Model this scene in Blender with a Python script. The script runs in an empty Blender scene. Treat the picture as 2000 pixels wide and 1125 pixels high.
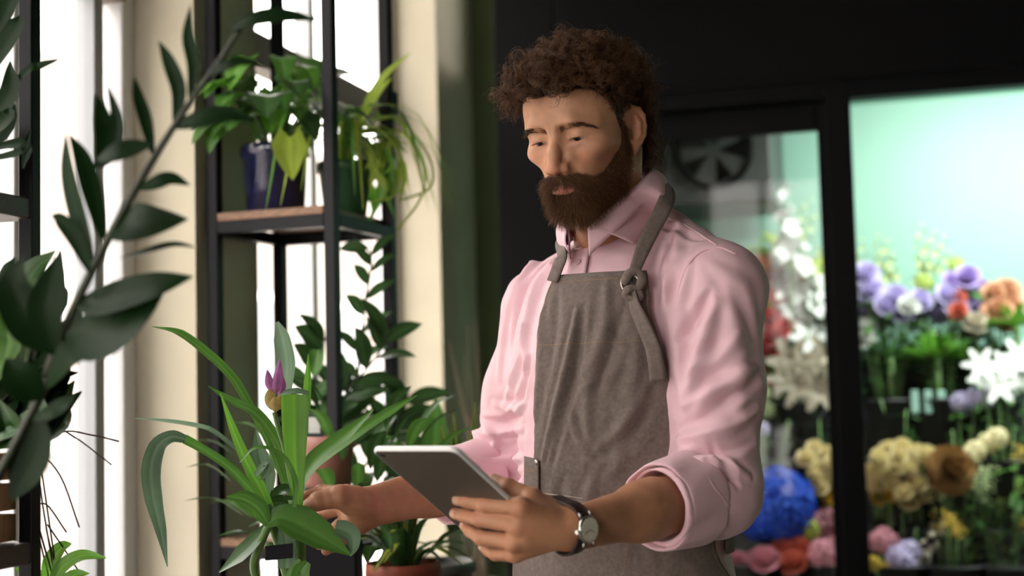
import bpy, bmesh, math, random
import numpy as np
from mathutils import Vector, Matrix

# ------------------------------------------------------------------ camera
SC = bpy.context.scene
COL = SC.collection
FPX = 50.0 / 36.0 * 2000.0
PITCH, ROLL, CAMZ = math.radians(4.2), math.radians(1.45), 1.28
CAM_C = np.array([0.0, 0.0, CAMZ])
_f = np.array([0.0, math.cos(PITCH), math.sin(PITCH)])
_u0 = np.array([0.0, -math.sin(PITCH), math.cos(PITCH)])
_r0 = np.array([1.0, 0.0, 0.0])
CR = _r0 * math.cos(ROLL) - _u0 * math.sin(ROLL)
CU = _u0 * math.cos(ROLL) + _r0 * math.sin(ROLL)
CF = _f
cam_data = bpy.data.cameras.new('camera')
cam = bpy.data.objects.new('camera', cam_data)
COL.objects.link(cam)
cam_data.sensor_width = 36.0
cam_data.lens = 50.0
cam_data.clip_start = 0.05
cam.matrix_world = Matrix(((CR[0], CU[0], -CF[0], CAM_C[0]), (CR[1], CU[1], -CF[1], CAM_C[1]),
                           (CR[2], CU[2], -CF[2], CAM_C[2]), (0, 0, 0, 1)))
cam_data.dof.use_dof = True
cam_data.dof.focus_distance = 2.08
cam_data.dof.aperture_fstop = 2.6
SC.camera = cam

# ------------------------------------------------------------------ world, sun, exposure
world = bpy.data.worlds.new('world')
SC.world = world
world.use_nodes = True
_bg = world.node_tree.nodes['Background']
_bg.inputs['Color'].default_value = (1.0, 0.95, 0.885, 1)
_bg.inputs['Strength'].default_value = 7.2
SC.view_settings.view_transform = 'Standard'
SC.view_settings.look = 'None'
SC.view_settings.gamma = 1.0
SC.view_settings.use_curve_mapping = False
SC.view_settings.exposure = 0.32
SC.cycles.max_bounces = 8
SC.cycles.transparent_max_bounces = 12
SC.cycles.sample_clamp_indirect = 6.0


def at(px, py, d):
    """photo pixel and depth along the view axis -> world point"""
    return CAM_C + d * (CF + (px - 1000.0) / FPX * CR - (py - 562.5) / FPX * CU)


def ray(px, py):
    v = CF + (px - 1000.0) / FPX * CR - (py - 562.5) / FPX * CU
    return v


# ------------------------------------------------------------------ materials
def mat(name, color, rough=0.6, spec=0.5, metal=0.0, noise=0.0, nscale=20.0, bump=0.0, bscale=200.0,
        sheen=0.0, sss=0.0, attr=None, coat=0.0, stretch=None, color2=None, trans=0.0, rib=0.0):
    m = bpy.data.materials.new(name)
    m.use_nodes = True
    nt = m.node_tree
    b = nt.nodes['Principled BSDF']
    b.inputs['Base Color'].default_value = (*color, 1)
    b.inputs['Roughness'].default_value = rough
    b.inputs['Specular IOR Level'].default_value = spec
    b.inputs['Metallic'].default_value = metal
    if coat:
        b.inputs['Coat Weight'].default_value = coat
        b.inputs['Coat Roughness'].default_value = 0.08
    if sheen:
        b.inputs['Sheen Weight'].default_value = sheen
    if sss:
        b.inputs['Subsurface Weight'].default_value = sss
        b.inputs['Subsurface Radius'].default_value = (1.0, 0.35, 0.2)
        b.inputs['Subsurface Scale'].default_value = 0.008
    tc = nt.nodes.new('ShaderNodeTexCoord')
    src = tc.outputs['Object']
    if stretch:
        mp = nt.nodes.new('ShaderNodeMapping')
        mp.inputs['Scale'].default_value = stretch
        nt.links.new(src, mp.inputs['Vector'])
        src = mp.outputs['Vector']
    col_out = None
    if attr:
        a = nt.nodes.new('ShaderNodeAttribute')
        a.attribute_name = attr
        col_out = a.outputs['Color']
    if noise or color2:
        n = nt.nodes.new('ShaderNodeTexNoise')
        n.inputs['Scale'].default_value = nscale
        n.inputs['Detail'].default_value = 5
        nt.links.new(src, n.inputs['Vector'])
        mx = nt.nodes.new('ShaderNodeMix')
        mx.data_type = 'RGBA'
        mr = nt.nodes.new('ShaderNodeMapRange')
        mr.inputs['From Min'].default_value = 0.3
        mr.inputs['From Max'].default_value = 0.7
        nt.links.new(n.outputs['Fac'], mr.inputs['Value'])
        nt.links.new(mr.outputs['Result'], mx.inputs['Factor'])
        if color2:
            mx.inputs['A'].default_value = (*color, 1)
            mx.inputs['B'].default_value = (*color2, 1)
        else:
            if col_out is not None:
                h1 = nt.nodes.new('ShaderNodeHueSaturation'); h1.inputs['Value'].default_value = 1 - noise
                h2 = nt.nodes.new('ShaderNodeHueSaturation'); h2.inputs['Value'].default_value = 1 + noise
                for h, s in ((h1, 'A'), (h2, 'B')):
                    nt.links.new(col_out, h.inputs['Color'])
                    nt.links.new(h.outputs['Color'], mx.inputs[s])
            else:
                mx.inputs['A'].default_value = (*[c * (1 - noise) for c in color], 1)
                mx.inputs['B'].default_value = (*[min(1, c * (1 + noise)) for c in color], 1)
        col_out = mx.outputs['Result']
    if rib:
        ra = nt.nodes.new('ShaderNodeAttribute'); ra.attribute_name = 'rib'
        mm = nt.nodes.new('ShaderNodeMath'); mm.operation = 'MULTIPLY'; mm.inputs[1].default_value = rib; mm.use_clamp = True
        nt.links.new(ra.outputs['Fac'], mm.inputs[0])
        rx = nt.nodes.new('ShaderNodeMix'); rx.data_type = 'RGBA'
        nt.links.new(mm.outputs['Value'], rx.inputs['Factor'])
        if col_out is not None:
            nt.links.new(col_out, rx.inputs['A'])
        else:
            rx.inputs['A'].default_value = (*color, 1)
        rx.inputs['B'].default_value = (*[min(1, c * 2.0 + 0.05) for c in color], 1)
        col_out = rx.outputs['Result']
    if col_out is not None:
        nt.links.new(col_out, b.inputs['Base Color'])
    if bump:
        n2 = nt.nodes.new('ShaderNodeTexNoise')
        n2.inputs['Scale'].default_value = bscale
        n2.inputs['Detail'].default_value = 4
        nt.links.new(src, n2.inputs['Vector'])
        bp = nt.nodes.new('ShaderNodeBump')
        bp.inputs['Strength'].default_value = bump
        bp.inputs['Distance'].default_value = 0.002
        nt.links.new(n2.outputs['Fac'], bp.inputs['Height'])
        nt.links.new(bp.outputs['Normal'], b.inputs['Normal'])
    if trans:
        out = nt.nodes['Material Output']
        tr = nt.nodes.new('ShaderNodeBsdfTranslucent')
        tr.inputs['Color'].default_value = (*[min(1, c * 1.6) for c in color], 1)
        if col_out is not None:
            nt.links.new(col_out, tr.inputs['Color'])
        ms = nt.nodes.new('ShaderNodeMixShader')
        ms.inputs['Fac'].default_value = trans
        nt.links.new(b.outputs['BSDF'], ms.inputs[1])
        nt.links.new(tr.outputs['BSDF'], ms.inputs[2])
        nt.links.new(ms.outputs['Shader'], out.inputs['Surface'])
    return m


def glass_mat(name, tint=(1, 1, 1), refl=1.0):
    m = bpy.data.materials.new(name)
    m.use_nodes = True
    nt = m.node_tree
    nt.nodes.remove(nt.nodes['Principled BSDF'])
    t = nt.nodes.new('ShaderNodeBsdfTransparent'); t.inputs['Color'].default_value = (*tint, 1)
    g = nt.nodes.new('ShaderNodeBsdfGlossy'); g.inputs['Roughness'].default_value = 0.02
    lw = nt.nodes.new('ShaderNodeLayerWeight'); lw.inputs['Blend'].default_value = 0.5
    pw = nt.nodes.new('ShaderNodeMath'); pw.operation = 'POWER'; pw.inputs[1].default_value = 5.0
    nt.links.new(lw.outputs['Facing'], pw.inputs[0])
    fr = nt.nodes.new('ShaderNodeMath'); fr.operation = 'MULTIPLY_ADD'; fr.inputs[1].default_value = 0.5 * refl; fr.inputs[2].default_value = 0.03 * refl
    nt.links.new(pw.outputs['Value'], fr.inputs[0])
    ms = nt.nodes.new('ShaderNodeMixShader')
    nt.links.new(fr.outputs['Value'], ms.inputs['Fac'])
    nt.links.new(t.outputs['BSDF'], ms.inputs[1]); nt.links.new(g.outputs['BSDF'], ms.inputs[2])
    nt.links.new(ms.outputs['Shader'], nt.nodes['Material Output'].inputs['Surface'])
    return m


# ------------------------------------------------------------------ object helpers
def tag(o, label=None, cat=None, group=None, kind=None):
    if label: o['label'] = label
    if cat: o['category'] = cat
    if group: o['group'] = group
    if kind: o['kind'] = kind
    return o


def empty(name, loc=(0, 0, 0), rz=0.0):
    o = bpy.data.objects.new(name, None)
    COL.objects.link(o)
    o.location = [float(c) for c in loc]
    o.rotation_euler = (0, 0, rz)
    o.empty_display_size = 0.1
    return o


def link(name, me, m, parent=None):
    o = bpy.data.objects.new(name, me)
    COL.objects.link(o)
    if m is not None and len(me.materials) == 0:
        for mm in (m if isinstance(m, (list, tuple)) else [m]):
            me.materials.append(mm)
    if parent is not None:
        o.parent = parent
        o.matrix_parent_inverse = world_of(parent).inverted()
    return o


def world_of(o):
    m = o.matrix_basis.copy()
    if o.parent is not None:
        m = world_of(o.parent) @ o.matrix_parent_inverse @ m
    return m


def np_mesh(name, V, faces, smooth=True):
    """V (n,3), faces: list of arrays (m,k) with k=3 or 4"""
    me = bpy.data.meshes.new(name)
    V = np.asarray(V, dtype=np.float32)
    me.vertices.add(len(V))
    me.vertices.foreach_set('co', V.ravel())
    if not isinstance(faces, (list, tuple)):
        faces = [faces]
    loops = np.concatenate([np.asarray(f, dtype=np.int32).ravel() for f in faces])
    tot = np.concatenate([np.full(len(f), f.shape[1], dtype=np.int32) for f in faces])
    start = np.concatenate([[0], np.cumsum(tot)[:-1]]).astype(np.int32)
    me.loops.add(len(loops)); me.loops.foreach_set('vertex_index', loops)
    me.polygons.add(len(tot)); me.polygons.foreach_set('loop_start', start); me.polygons.foreach_set('loop_total', tot)
    me.update(calc_edges=True)
    me.validate()
    if smooth:
        me.polygons.foreach_set('use_smooth', np.ones(len(me.polygons), dtype=bool))
    return me


def set_colors(me, C, name='col'):
    a = me.color_attributes.new(name, 'FLOAT_COLOR', 'POINT')
    C = np.concatenate([np.asarray(C, dtype=np.float32), np.ones((len(C), 1), np.float32)], axis=1)
    a.data.foreach_set('color', C.ravel())


class MB:
    """collects boxes, tubes, lathes, sheets; build() links them as one mesh"""
    def __init__(self):
        self.v, self.f = [], []

    def add(self, vs, fs):
        n = len(self.v)
        self.v += [tuple(float(c) for c in v) for v in vs]
        self.f += [tuple(i + n for i in f) for f in fs]
        return self

    def box(self, lo, hi, M=None):
        x0, y0, z0 = lo; x1, y1, z1 = hi
        vs = [(x0, y0, z0), (x1, y0, z0), (x1, y1, z0), (x0, y1, z0), (x0, y0, z1), (x1, y0, z1), (x1, y1, z1), (x0, y1, z1)]
        if M is not None:
            vs = [M(v) for v in vs]
        return self.add(vs, [(3, 2, 1, 0), (4, 5, 6, 7), (0, 1, 5, 4), (1, 2, 6, 5), (2, 3, 7, 6), (3, 0, 4, 7)])

    def tube(self, pts, rad, n=8, cap=True):
        pts = [np.asarray(p, float) for p in pts]
        rs = rad if isinstance(rad, (list, tuple, np.ndarray)) else [rad] * len(pts)
        vs, fs = [], []
        up = None
        for i, p in enumerate(pts):
            t = pts[min(i + 1, len(pts) - 1)] - pts[max(i - 1, 0)]
            t = t / (np.linalg.norm(t) + 1e-12)
            if up is None:
                a = np.array([0, 0, 1.0]) if abs(t[2]) < .9 else np.array([1.0, 0, 0])
                up = np.cross(t, a)
            up = up - t * up.dot(t); up /= np.linalg.norm(up) + 1e-12
            b = np.cross(t, up)
            for k in range(n):
                an = 2 * math.pi * k / n
                vs.append(p + rs[i] * (math.cos(an) * up + math.sin(an) * b))
        for i in range(len(pts) - 1):
            for k in range(n):
                k2 = (k + 1) % n
                fs.append((i * n + k, i * n + k2, (i + 1) * n + k2, (i + 1) * n + k))
        if cap:
            fs.append(tuple(range(n))[::-1]); fs.append(tuple((len(pts) - 1) * n + k for k in range(n)))
        return self.add(vs, fs)

    def lathe(self, prof, n=24, c=(0, 0, 0), cap=(True, True)):
        vs = [(c[0] + r * math.cos(2 * math.pi * k / n), c[1] + r * math.sin(2 * math.pi * k / n), c[2] + z) for r, z in prof for k in range(n)]
        fs = [(i * n + k, i * n + (k + 1) % n, (i + 1) * n + (k + 1) % n, (i + 1) * n + k) for i in range(len(prof) - 1) for k in range(n)]
        if cap[0]: fs.append(tuple(range(n))[::-1])
        if cap[1]: fs.append(tuple((len(prof) - 1) * n + k for k in range(n)))
        return self.add(vs, fs)

    def grid(self, P):
        """P[i][j] points"""
        P = np.asarray(P, float); a, b = P.shape[:2]
        return self.add(P.reshape(-1, 3), [(i * b + j, i * b + j + 1, (i + 1) * b + j + 1, (i + 1) * b + j) for i in range(a - 1) for j in range(b - 1)])

    def build(self, name, m, parent=None, smooth=False, bevel=0.0, solid=0.0, subsurf=0, loc=None):
        me = bpy.data.meshes.new(name)
        me.from_pydata(self.v, [], self.f)
        me.update()
        if smooth:
            me.polygons.foreach_set('use_smooth', np.ones(len(me.polygons), dtype=bool))
        o = link(name, me, m, parent)
        if loc is not None: o.location = loc
        if solid:
            s = o.modifiers.new('solid', 'SOLIDIFY'); s.thickness = solid; s.offset = 0
        if bevel:
            b = o.modifiers.new('bevel', 'BEVEL'); b.width = bevel; b.segments = 2; b.limit_method = 'ANGLE'
        if subsurf:
            s = o.modifiers.new('sub', 'SUBSURF'); s.levels = subsurf; s.render_levels = subsurf
        return o


def copy_tree(o, parent=None):
    c = o.copy(); COL.objects.link(c); c.parent = parent
    for ch in list(o.children):
        copy_tree(ch, c)
    return c


# ------------------------------------------------------------------ implicit surfaces (distance fields -> quads)
def nrm(v):
    v = np.asarray(v, float)
    return v / np.linalg.norm(v)


def smin(a, b, k):
    h = np.maximum(k - np.abs(a - b), 0.0) / k
    return np.minimum(a, b) - h * h * k * 0.25


def smax(a, b, k):
    return -smin(-a, -b, k)


def s_sph(p, c, r):
    q = p - np.asarray(c, np.float32)
    return np.sqrt((q * q).sum(-1)) - r


def s_ell(p, c, r, R=None):
    q = p - np.asarray(c, np.float32)
    if R is not None:
        q = q @ np.asarray(R, np.float32)
    r = np.asarray(r, np.float32)
    a = q / r
    k0 = np.sqrt((a * a).sum(-1))
    b = a / r
    k1 = np.sqrt((b * b).sum(-1)) + 1e-9
    return k0 * (k0 - 1.0) / k1


def s_cone(p, a, b, ra, rb):
    a = np.asarray(a, np.float32); b = np.asarray(b, np.float32)
    ba = b - a
    q = p - a
    h = np.clip((q @ ba) / (ba @ ba), 0, 1)
    w = q - h[..., None] * ba
    return np.sqrt((w * w).sum(-1)) - (ra + (rb - ra) * h)


def s_chain(p, pts, rad, k=0.004):
    d = None
    for i in range(len(pts) - 1):
        e = s_cone(p, pts[i], pts[i + 1], rad[i], rad[i + 1])
        d = e if d is None else smin(d, e, k)
    return d


def mesh_sdf(f, lo, hi, h, B=8, pad=0.0, project=1):
    lo = np.asarray(lo, np.float64); hi = np.asarray(hi, np.float64)
    nb = np.ceil((hi - lo) / (h * B)).astype(int) + 1
    gi = np.stack(np.meshgrid(*[np.arange(n) for n in nb], indexing='ij'), -1).reshape(-1, 3)
    cen = (lo + (gi + 0.5) * B * h).astype(np.float32)
    keep = []
    lim = 0.5 * math.sqrt(3) * B * h * 1.2 + pad
    for s in range(0, len(cen), 200000):
        keep.append(np.abs(f(cen[s:s + 200000])) < lim)
    gi = gi[np.concatenate(keep)]
    N = nb * B + 2
    o = np.arange(B + 1)
    off = np.stack(np.meshgrid(o, o, o, indexing='ij'), -1).reshape(-1, 3)
    corners = np.array([[i, j, k] for i in (0, 1) for j in (0, 1) for k in (0, 1)])
    edges = [(a, b) for a in range(8) for b in range(a + 1, 8) if np.abs(corners[a] - corners[b]).sum() == 1]
    ids, pos, efaces = [], [], [[], [], []]
    for s in range(0, len(gi), 300):
        g = gi[s:s + 300] * B
        pts = (lo + (g[:, None, :] + off[None]) * h).astype(np.float32)
        v = f(pts.reshape(-1, 3)).reshape(len(g), B + 1, B + 1, B + 1)
        neg = v < 0
        cs = np.stack([v[:, c[0]:c[0] + B, c[1]:c[1] + B, c[2]:c[2] + B] for c in corners], -1)
        ng = (cs < 0).sum(-1)
        act = np.argwhere((ng > 0) & (ng < 8))
        if len(act) == 0:
            continue
        cv = cs[act[:, 0], act[:, 1], act[:, 2], act[:, 3]]
        acc = np.zeros((len(act), 3)); cnt = np.zeros(len(act))
        for a, b in edges:
            va, vb = cv[:, a], cv[:, b]
            m = (va < 0) != (vb < 0)
            t = np.where(m, va / (va - vb + 1e-20), 0)
            acc += m[:, None] * (corners[a] + t[:, None] * (corners[b] - corners[a])); cnt += m
        cell = g[act[:, 0]] + act[:, 1:]
        pos.append(lo + (cell + acc / cnt[:, None]) * h)
        cell1 = cell + 1
        ids.append((cell1[:, 0] * N[1] + cell1[:, 1]) * N[2] + cell1[:, 2])
        for ax in range(3):
            d = [0, 0, 0]; d[ax] = 1
            n0 = neg[:, :B, :B, :B]; n1 = neg[:, d[0]:B + d[0], d[1]:B + d[1], d[2]:B + d[2]]
            e = np.argwhere(n0 != n1)
            if len(e):
                sg = n0[e[:, 0], e[:, 1], e[:, 2], e[:, 3]]
                c = g[e[:, 0]] + e[:, 1:]
                efaces[ax].append(np.concatenate([c, sg[:, None]], 1))
    ids = np.concatenate(ids); pos = np.concatenate(pos)
    order = np.argsort(ids); ids = ids[order]; pos = pos[order]
    quads = []
    for ax in range(3):
        if not efaces[ax]:
            continue
        E = np.concatenate(efaces[ax]); c = E[:, :3] + 1; sg = E[:, 3].astype(bool)
        b, d = (ax + 1) % 3, (ax + 2) % 3
        q = []
        for (ob, od) in ((0, 0), (-1, 0), (-1, -1), (0, -1)):
            cc = c.copy(); cc[:, b] += ob; cc[:, d] += od
            q.append((cc[:, 0] * N[1] + cc[:, 1]) * N[2] + cc[:, 2])
        q = np.stack(q, 1)
        ix = np.searchsorted(ids, q); ix = np.clip(ix, 0, len(ids) - 1)
        ok = (ids[ix] == q).all(1)
        ix = ix[ok]; sg = sg[ok]
        ix[~sg] = ix[~sg][:, ::-1]
        quads.append(ix)
    F = np.concatenate(quads)
    V = pos.astype(np.float32)
    for _ in range(project):
        d0 = f(V)
        G = grad(f, V, h * 0.5)
        V = V - np.clip(d0, -h, h)[:, None] * G
    return V, F


def grad(f, P, e):
    g = np.stack([f(P + np.array(o, np.float32) * e) - f(P - np.array(o, np.float32) * e) for o in ((1, 0, 0), (0, 1, 0), (0, 0, 1))], -1)
    return g / (np.linalg.norm(g, axis=-1, keepdims=True) + 1e-9)


def hit(f, px, py, d0=1.4, d1=2.8, offset=0.0):
    """first point of the surface f=offset along the view ray of a photo pixel (for laying seams on a surface)"""
    v = ray(px, py); L = np.linalg.norm(v)
    d = d0
    for _ in range(80):
        P = (CAM_C + d * v).astype(np.float32)
        e = float(f(P[None])[0]) - offset
        d += e / L * 0.8
        if abs(e) < 1e-4 or d > d1:
            break
    return CAM_C + d * v
# ================================================================== THE ROOM
YR = math.radians(16)
RU = np.array([math.cos(YR), -math.sin(YR), 0.0])      # along the back wall, to the right
RV = np.array([math.sin(YR), math.cos(YR), 0.0])       # along the window wall, away
RK = np.array([-0.125, 5.0, 0.0])                      # inner corner


def R(a, b, z):
    return RK + a * RU + b * RV + np.array([0, 0, z])


def RM(v):
    return R(*v)


def rplane(px, py, b):
    """where the view ray of a pixel meets the plane at depth b of the room frame"""
    v = ray(px, py)
    t = ((RK + b * RV - CAM_C) @ RV) / (v @ RV)
    return CAM_C + t * v


def wplane(px, py, a):
    v = ray(px, py)
    t = ((RK + a * RU - CAM_C) @ RU) / (v @ RU)
    return CAM_C + t * v


M_cream = mat('cream_plaster', (0.62, 0.56, 0.43), rough=0.85, noise=0.05, nscale=6, bump=0.1, bscale=60)
M_green = mat('olive_plaster', (0.10, 0.125, 0.055), rough=0.85, noise=0.08, nscale=5, bump=0.1, bscale=60)
M_tan = mat('tan_plaster', (0.40, 0.34, 0.245), rough=0.85, noise=0.08, nscale=5, bump=0.1, bscale=60)
M_ceil = mat('dark_ceiling', (0.10, 0.095, 0.09), rough=0.9, noise=0.05, nscale=4)
M_floor = mat('grey_concrete', (0.17, 0.155, 0.14), rough=0.55, noise=0.2, nscale=4, bump=0.1, bscale=40)
M_wframe = mat('white_window_paint', (0.78, 0.78, 0.80), rough=0.5)
M_gframe = mat('grey_window_metal', (0.30, 0.31, 0.33), rough=0.45)
M_brown = mat('taupe_timber', (0.20, 0.165, 0.14), rough=0.6, noise=0.1, nscale=20, stretch=(1, 1, 8))
M_black = mat('black_powder_coat', (0.0045, 0.0045, 0.005), rough=0.5, spec=0.05)
M_pane = glass_mat('window_glass')

H_ROOM, A_MAX, B_MIN = 3.2, 4.4, -6.6
WIN2 = (-1.72, -0.385)      # b range
WIN1 = (-4.75, -2.02)
Z_SILL, Z_HEAD = 0.42, 2.92


def struct(o):
    o['kind'] = 'structure'
    return o


struct(MB().box((-0.6, B_MIN - 0.3, -0.1), (A_MAX + 0.3, 1.6, 0.0), RM).build('floor', M_floor))
struct(MB().box((-0.6, B_MIN - 0.3, H_ROOM), (A_MAX + 0.3, 1.6, H_ROOM + 0.1), RM).build('ceiling', M_ceil))
wl = MB()
T0 = -0.20
bs = [B_MIN, WIN1[0], WIN1[1], WIN2[0], WIN2[1], 0.0]
for i in (0, 2, 4):
    wl.box((T0, bs[i], 0), (0, bs[i + 1], H_ROOM), RM)
for b0, b1 in (WIN1, WIN2):
    wl.box((T0, b0, 0), (0, b1, Z_SILL), RM)
    wl.box((T0, b0, Z_HEAD), (0, b1, H_ROOM), RM)
struct(wl.build('wall_left', [M_cream]))
struct(MB().box((T0, 0.0, 0), (0.20, 0.12, H_ROOM), RM).build('wall_back', M_green))
struct(MB().box((A_MAX, B_MIN, 0), (A_MAX + 0.15, 1.3, H_ROOM), RM).build('wall_right', M_green))
WA0, WA1 = -0.1, 0.85          # opening for an unseen window behind the camera, added for frontal light
wf = MB().box((T0, B_MIN - 0.2, 0), (WA0, B_MIN, H_ROOM), RM).box((WA1, B_MIN - 0.2, 0), (A_MAX + 0.15, B_MIN, H_ROOM), RM)
wf.box((WA0, B_MIN - 0.2, 0), (WA1, B_MIN, 0.4), RM).box((WA0, B_MIN - 0.2, 2.9), (WA1, B_MIN, H_ROOM), RM)
struct(wf.build('wall_front', M_tan))
# baseboards
struct(MB().box((0, B_MIN, 0), (0.015, 0.0, 0.10), RM).build('baseboard_left', M_cream))


def window(name, b0, b1, mullions, transom=True):
    w = empty(name, R(-0.18, 0.5 * (b0 + b1), Z_SILL)); w['kind'] = 'structure'
    f = MB()
    a0, a1 = -0.20, -0.145
    f.box((a0, b0, Z_SILL), (a1, b0 + 0.05, Z_HEAD), RM).box((a0, b1 - 0.05, Z_SILL), (a1, b1, Z_HEAD), RM)
    f.box((a0, b0, Z_SILL), (a1, b1, Z_SILL + 0.06), RM).box((a0, b0, Z_HEAD - 0.06), (a1, b1, Z_HEAD), RM)
    f.build('window_frame', M_wframe, w, bevel=0.004)
    for bm, wd, m in mullions:
        MB().box((a0 + 0.004, bm - wd / 2, Z_SILL + 0.06), (a1 - 0.004, bm + wd / 2, Z_HEAD - 0.06), RM).build('mullion', m, w, bevel=0.003)
    MB().box((a0 - 0.0, b0 + 0.05, 2.15), (a1 + 0.012, b1 - 0.05, 2.24), RM).build('transom', M_brown, w, bevel=0.004)
    edges = [b0 + 0.05] + [m[0] for m in mullions] + [b1 - 0.05]
    edges.sort()
    for i in range(len(edges) - 1):
        for z0, z1 in ((Z_SILL + 0.06, 2.15), (2.24, Z_HEAD - 0.06)):
            MB().box((-0.176, edges[i], z0), (-0.172, edges[i + 1], z1), RM).build('pane', M_pane, w)
    MB().box((-0.145, b0 - 0.01, Z_SILL - 0.03), (0.05, b1 + 0.01, Z_SILL), RM).build('window_sill', M_wframe, w, bevel=0.004)
    return w


window('window_1', WIN1[0], WIN1[1], [(-2.155, 0.035, M_gframe), (-2.40, 0.02, M_wframe), (-2.44, 0.02, M_wframe), (-3.3, 0.05, M_wframe), (-4.1, 0.04, M_wframe)])
window('window_2', WIN2[0], WIN2[1], [(-1.05, 0.04, M_wframe)])
w3 = empty('window_added_front_light', R(0.5 * (WA0 + WA1), B_MIN - 0.1, 0.4)); w3['kind'] = 'structure'  # added out of view to bring daylight onto the man's front
f = MB()
for a in (WA0, 0.5 * (WA0 + WA1) - 0.025, WA1 - 0.05):
    f.box((a, B_MIN - 0.14, 0.4), (a + 0.05, B_MIN - 0.08, 2.9), RM)
f.box((WA0, B_MIN - 0.14, 0.4), (WA1, B_MIN - 0.08, 0.46), RM).box((WA0, B_MIN - 0.14, 2.84), (WA1, B_MIN - 0.08, 2.9), RM)
f.build('window_frame', M_black, w3, bevel=0.004)
for a in (WA0 + 0.05, 0.5 * (WA0 + WA1) + 0.025):
    MB().box((a, B_MIN - 0.112, 0.46), (a + 0.5 * (WA1 - WA0) - 0.075, B_MIN - 0.108, 2.84), RM).build('pane', M_pane, w3)
# pavement and the house across the street, outside the windows
struct(MB().box((-9, -12, -0.14), (-0.2, 6, -0.10), RM).build('pavement_outside', mat('pale_paving', (0.55, 0.52, 0.48), rough=0.9, noise=0.1, nscale=3)))

fa = empty('house_outside', R(-5.2, 2.0, -0.1)); tag(fa, 'pale peach house front across the street seen through the windows', 'building')
M_peach = mat('peach_render', (0.26, 0.225, 0.205), rough=0.9, noise=0.10, nscale=0.8)
MB().box((-5.6, -9.0, -0.1), (-5.2, 15.0, 4.1), RM).build('wall', M_peach, fa)
MB().box((-5.25, -9.0, 4.1), (-5.1, 15.0, 4.25), RM).build('cornice', M_wframe, fa)
for k in range(11):
    w = MB().box((-5.22, -8.2 + k * 2.1, 0.9), (-5.17, -7.3 + k * 2.1, 2.4), RM).build('window', M_wframe, fa)
    MB().box((-5.175, -8.12 + k * 2.1, 0.98), (-5.16, -7.38 + k * 2.1, 2.32), RM).build('pane', mat('far_pane', (0.16, 0.17, 0.18), rough=0.2) if k == 0 else bpy.data.materials['far_pane'], w)

# ================================================================== FLOWER COOLER
CB = -0.35                     # front plane
Z_CTOP = 2.16
M_mint = mat('mint_panel', (0.24, 0.425, 0.34), rough=0.55, noise=0.03, nscale=3)
M_cglass = glass_mat('cooler_glass', refl=0.4)
M_steel = mat('grey_steel', (0.05, 0.055, 0.05), rough=0.5, metal=0.2)
M_lamp = bpy.data.materials.new('lamp_tube'); M_lamp.use_nodes = True
_e = M_lamp.node_tree.nodes['Principled BSDF']
_e.inputs['Emission Color'].default_value = (0.93, 1.0, 0.95, 1); _e.inputs['Emission Strength'].default_value = 14.0

CA0, CA1 = 0.19, 3.6
cooler = empty('flower_cooler', R(1.5, 0.2, 0))
tag(cooler, 'black framed walk-in flower cooler with mint green inside and glass doors', 'cooler')
cf = MB()
cf.box((CA0, CB, 0), (0.395, CB + 0.10, H_ROOM - 0.005), RM)
cf.box((0.395, CB, 2.158), (CA1, CB + 0.10, H_ROOM - 0.005), RM)
cf.box((0.395, CB, 0), (CA1, CB + 0.10, 0.25), RM)
cf.box((CA1, CB, 0), (CA1 + 0.1, CB + 0.10, H_ROOM - 0.005), RM)
cf.box((2.30, CB, 0.25), (2.40, CB + 0.10, 2.20), RM)
cf.build('frame', M_black, cooler, bevel=0.006)
MB().box((CA0, CB + 0.10, 0), (CA0 + 0.04, 0.88, 2.4), RM).box((CA1 + 0.06, CB + 0.10, 0), (CA1 + 0.1, 0.88, 2.4), RM).box((CA0, 0.85, 0), (CA1 + 0.1, 0.90, 2.4), RM)\
    .box((CA0, CB + 0.10, 2.36), (CA1 + 0.1, 0.88, 2.40), RM).box((CA0, CB + 0.10, 0.0), (CA1 + 0.1, 0.88, 0.04), RM).build('inner_panel', M_mint, cooler)


def cooler_door(a0, a1, z1, b0, sw=0.075, tw=0.075, handle=None):
    d = empty('door', R(a0, b0, 0.25)); d.parent = cooler; d.matrix_parent_inverse = world_of(cooler).inverted()
    m = MB()
    m.box((a0, b0, 0.25), (a0 + sw, b0 + 0.045, z1), RM).box((a1 - sw, b0, 0.25), (a1, b0 + 0.045, z1), RM)
    m.box((a0 + sw, b0, 0.25), (a1 - sw, b0 + 0.045, 0.35), RM).box((a0 + sw, b0, z1 - tw), (a1 - sw, b0 + 0.045, z1), RM)
    m.build('door_frame', M_black, d, bevel=0.004)
    MB().box((a0 + sw - 0.005, b0 + 0.018, 0.345), (a1 - sw + 0.005, b0 + 0.026, z1 - tw + 0.005), RM).build('pane', M_cglass, d)
    if handle is not None:
        MB().tube([R(handle, b0 - 0.03, 0.9), R(handle, b0 - 0.03, 1.3)], 0.01).build('handle', M_steel, d, smooth=True)
    return d


cooler_door(0.395, 1.290, 2.157, CB + 0.052, sw=0.075, tw=0.085)
cooler_door(1.245, 2.30, 2.198, CB - 0.004, sw=0.075, tw=0.045)
cooler_door(2.40, CA1, 2.198, CB + 0.03, sw=0.075, tw=0.045)
MB().box((0.395, CB - 0.012, 2.212), (2.30, CB, 2.232), RM).build('track_rail', M_steel.copy() if False else M_black, cooler, bevel=0.003)
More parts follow.
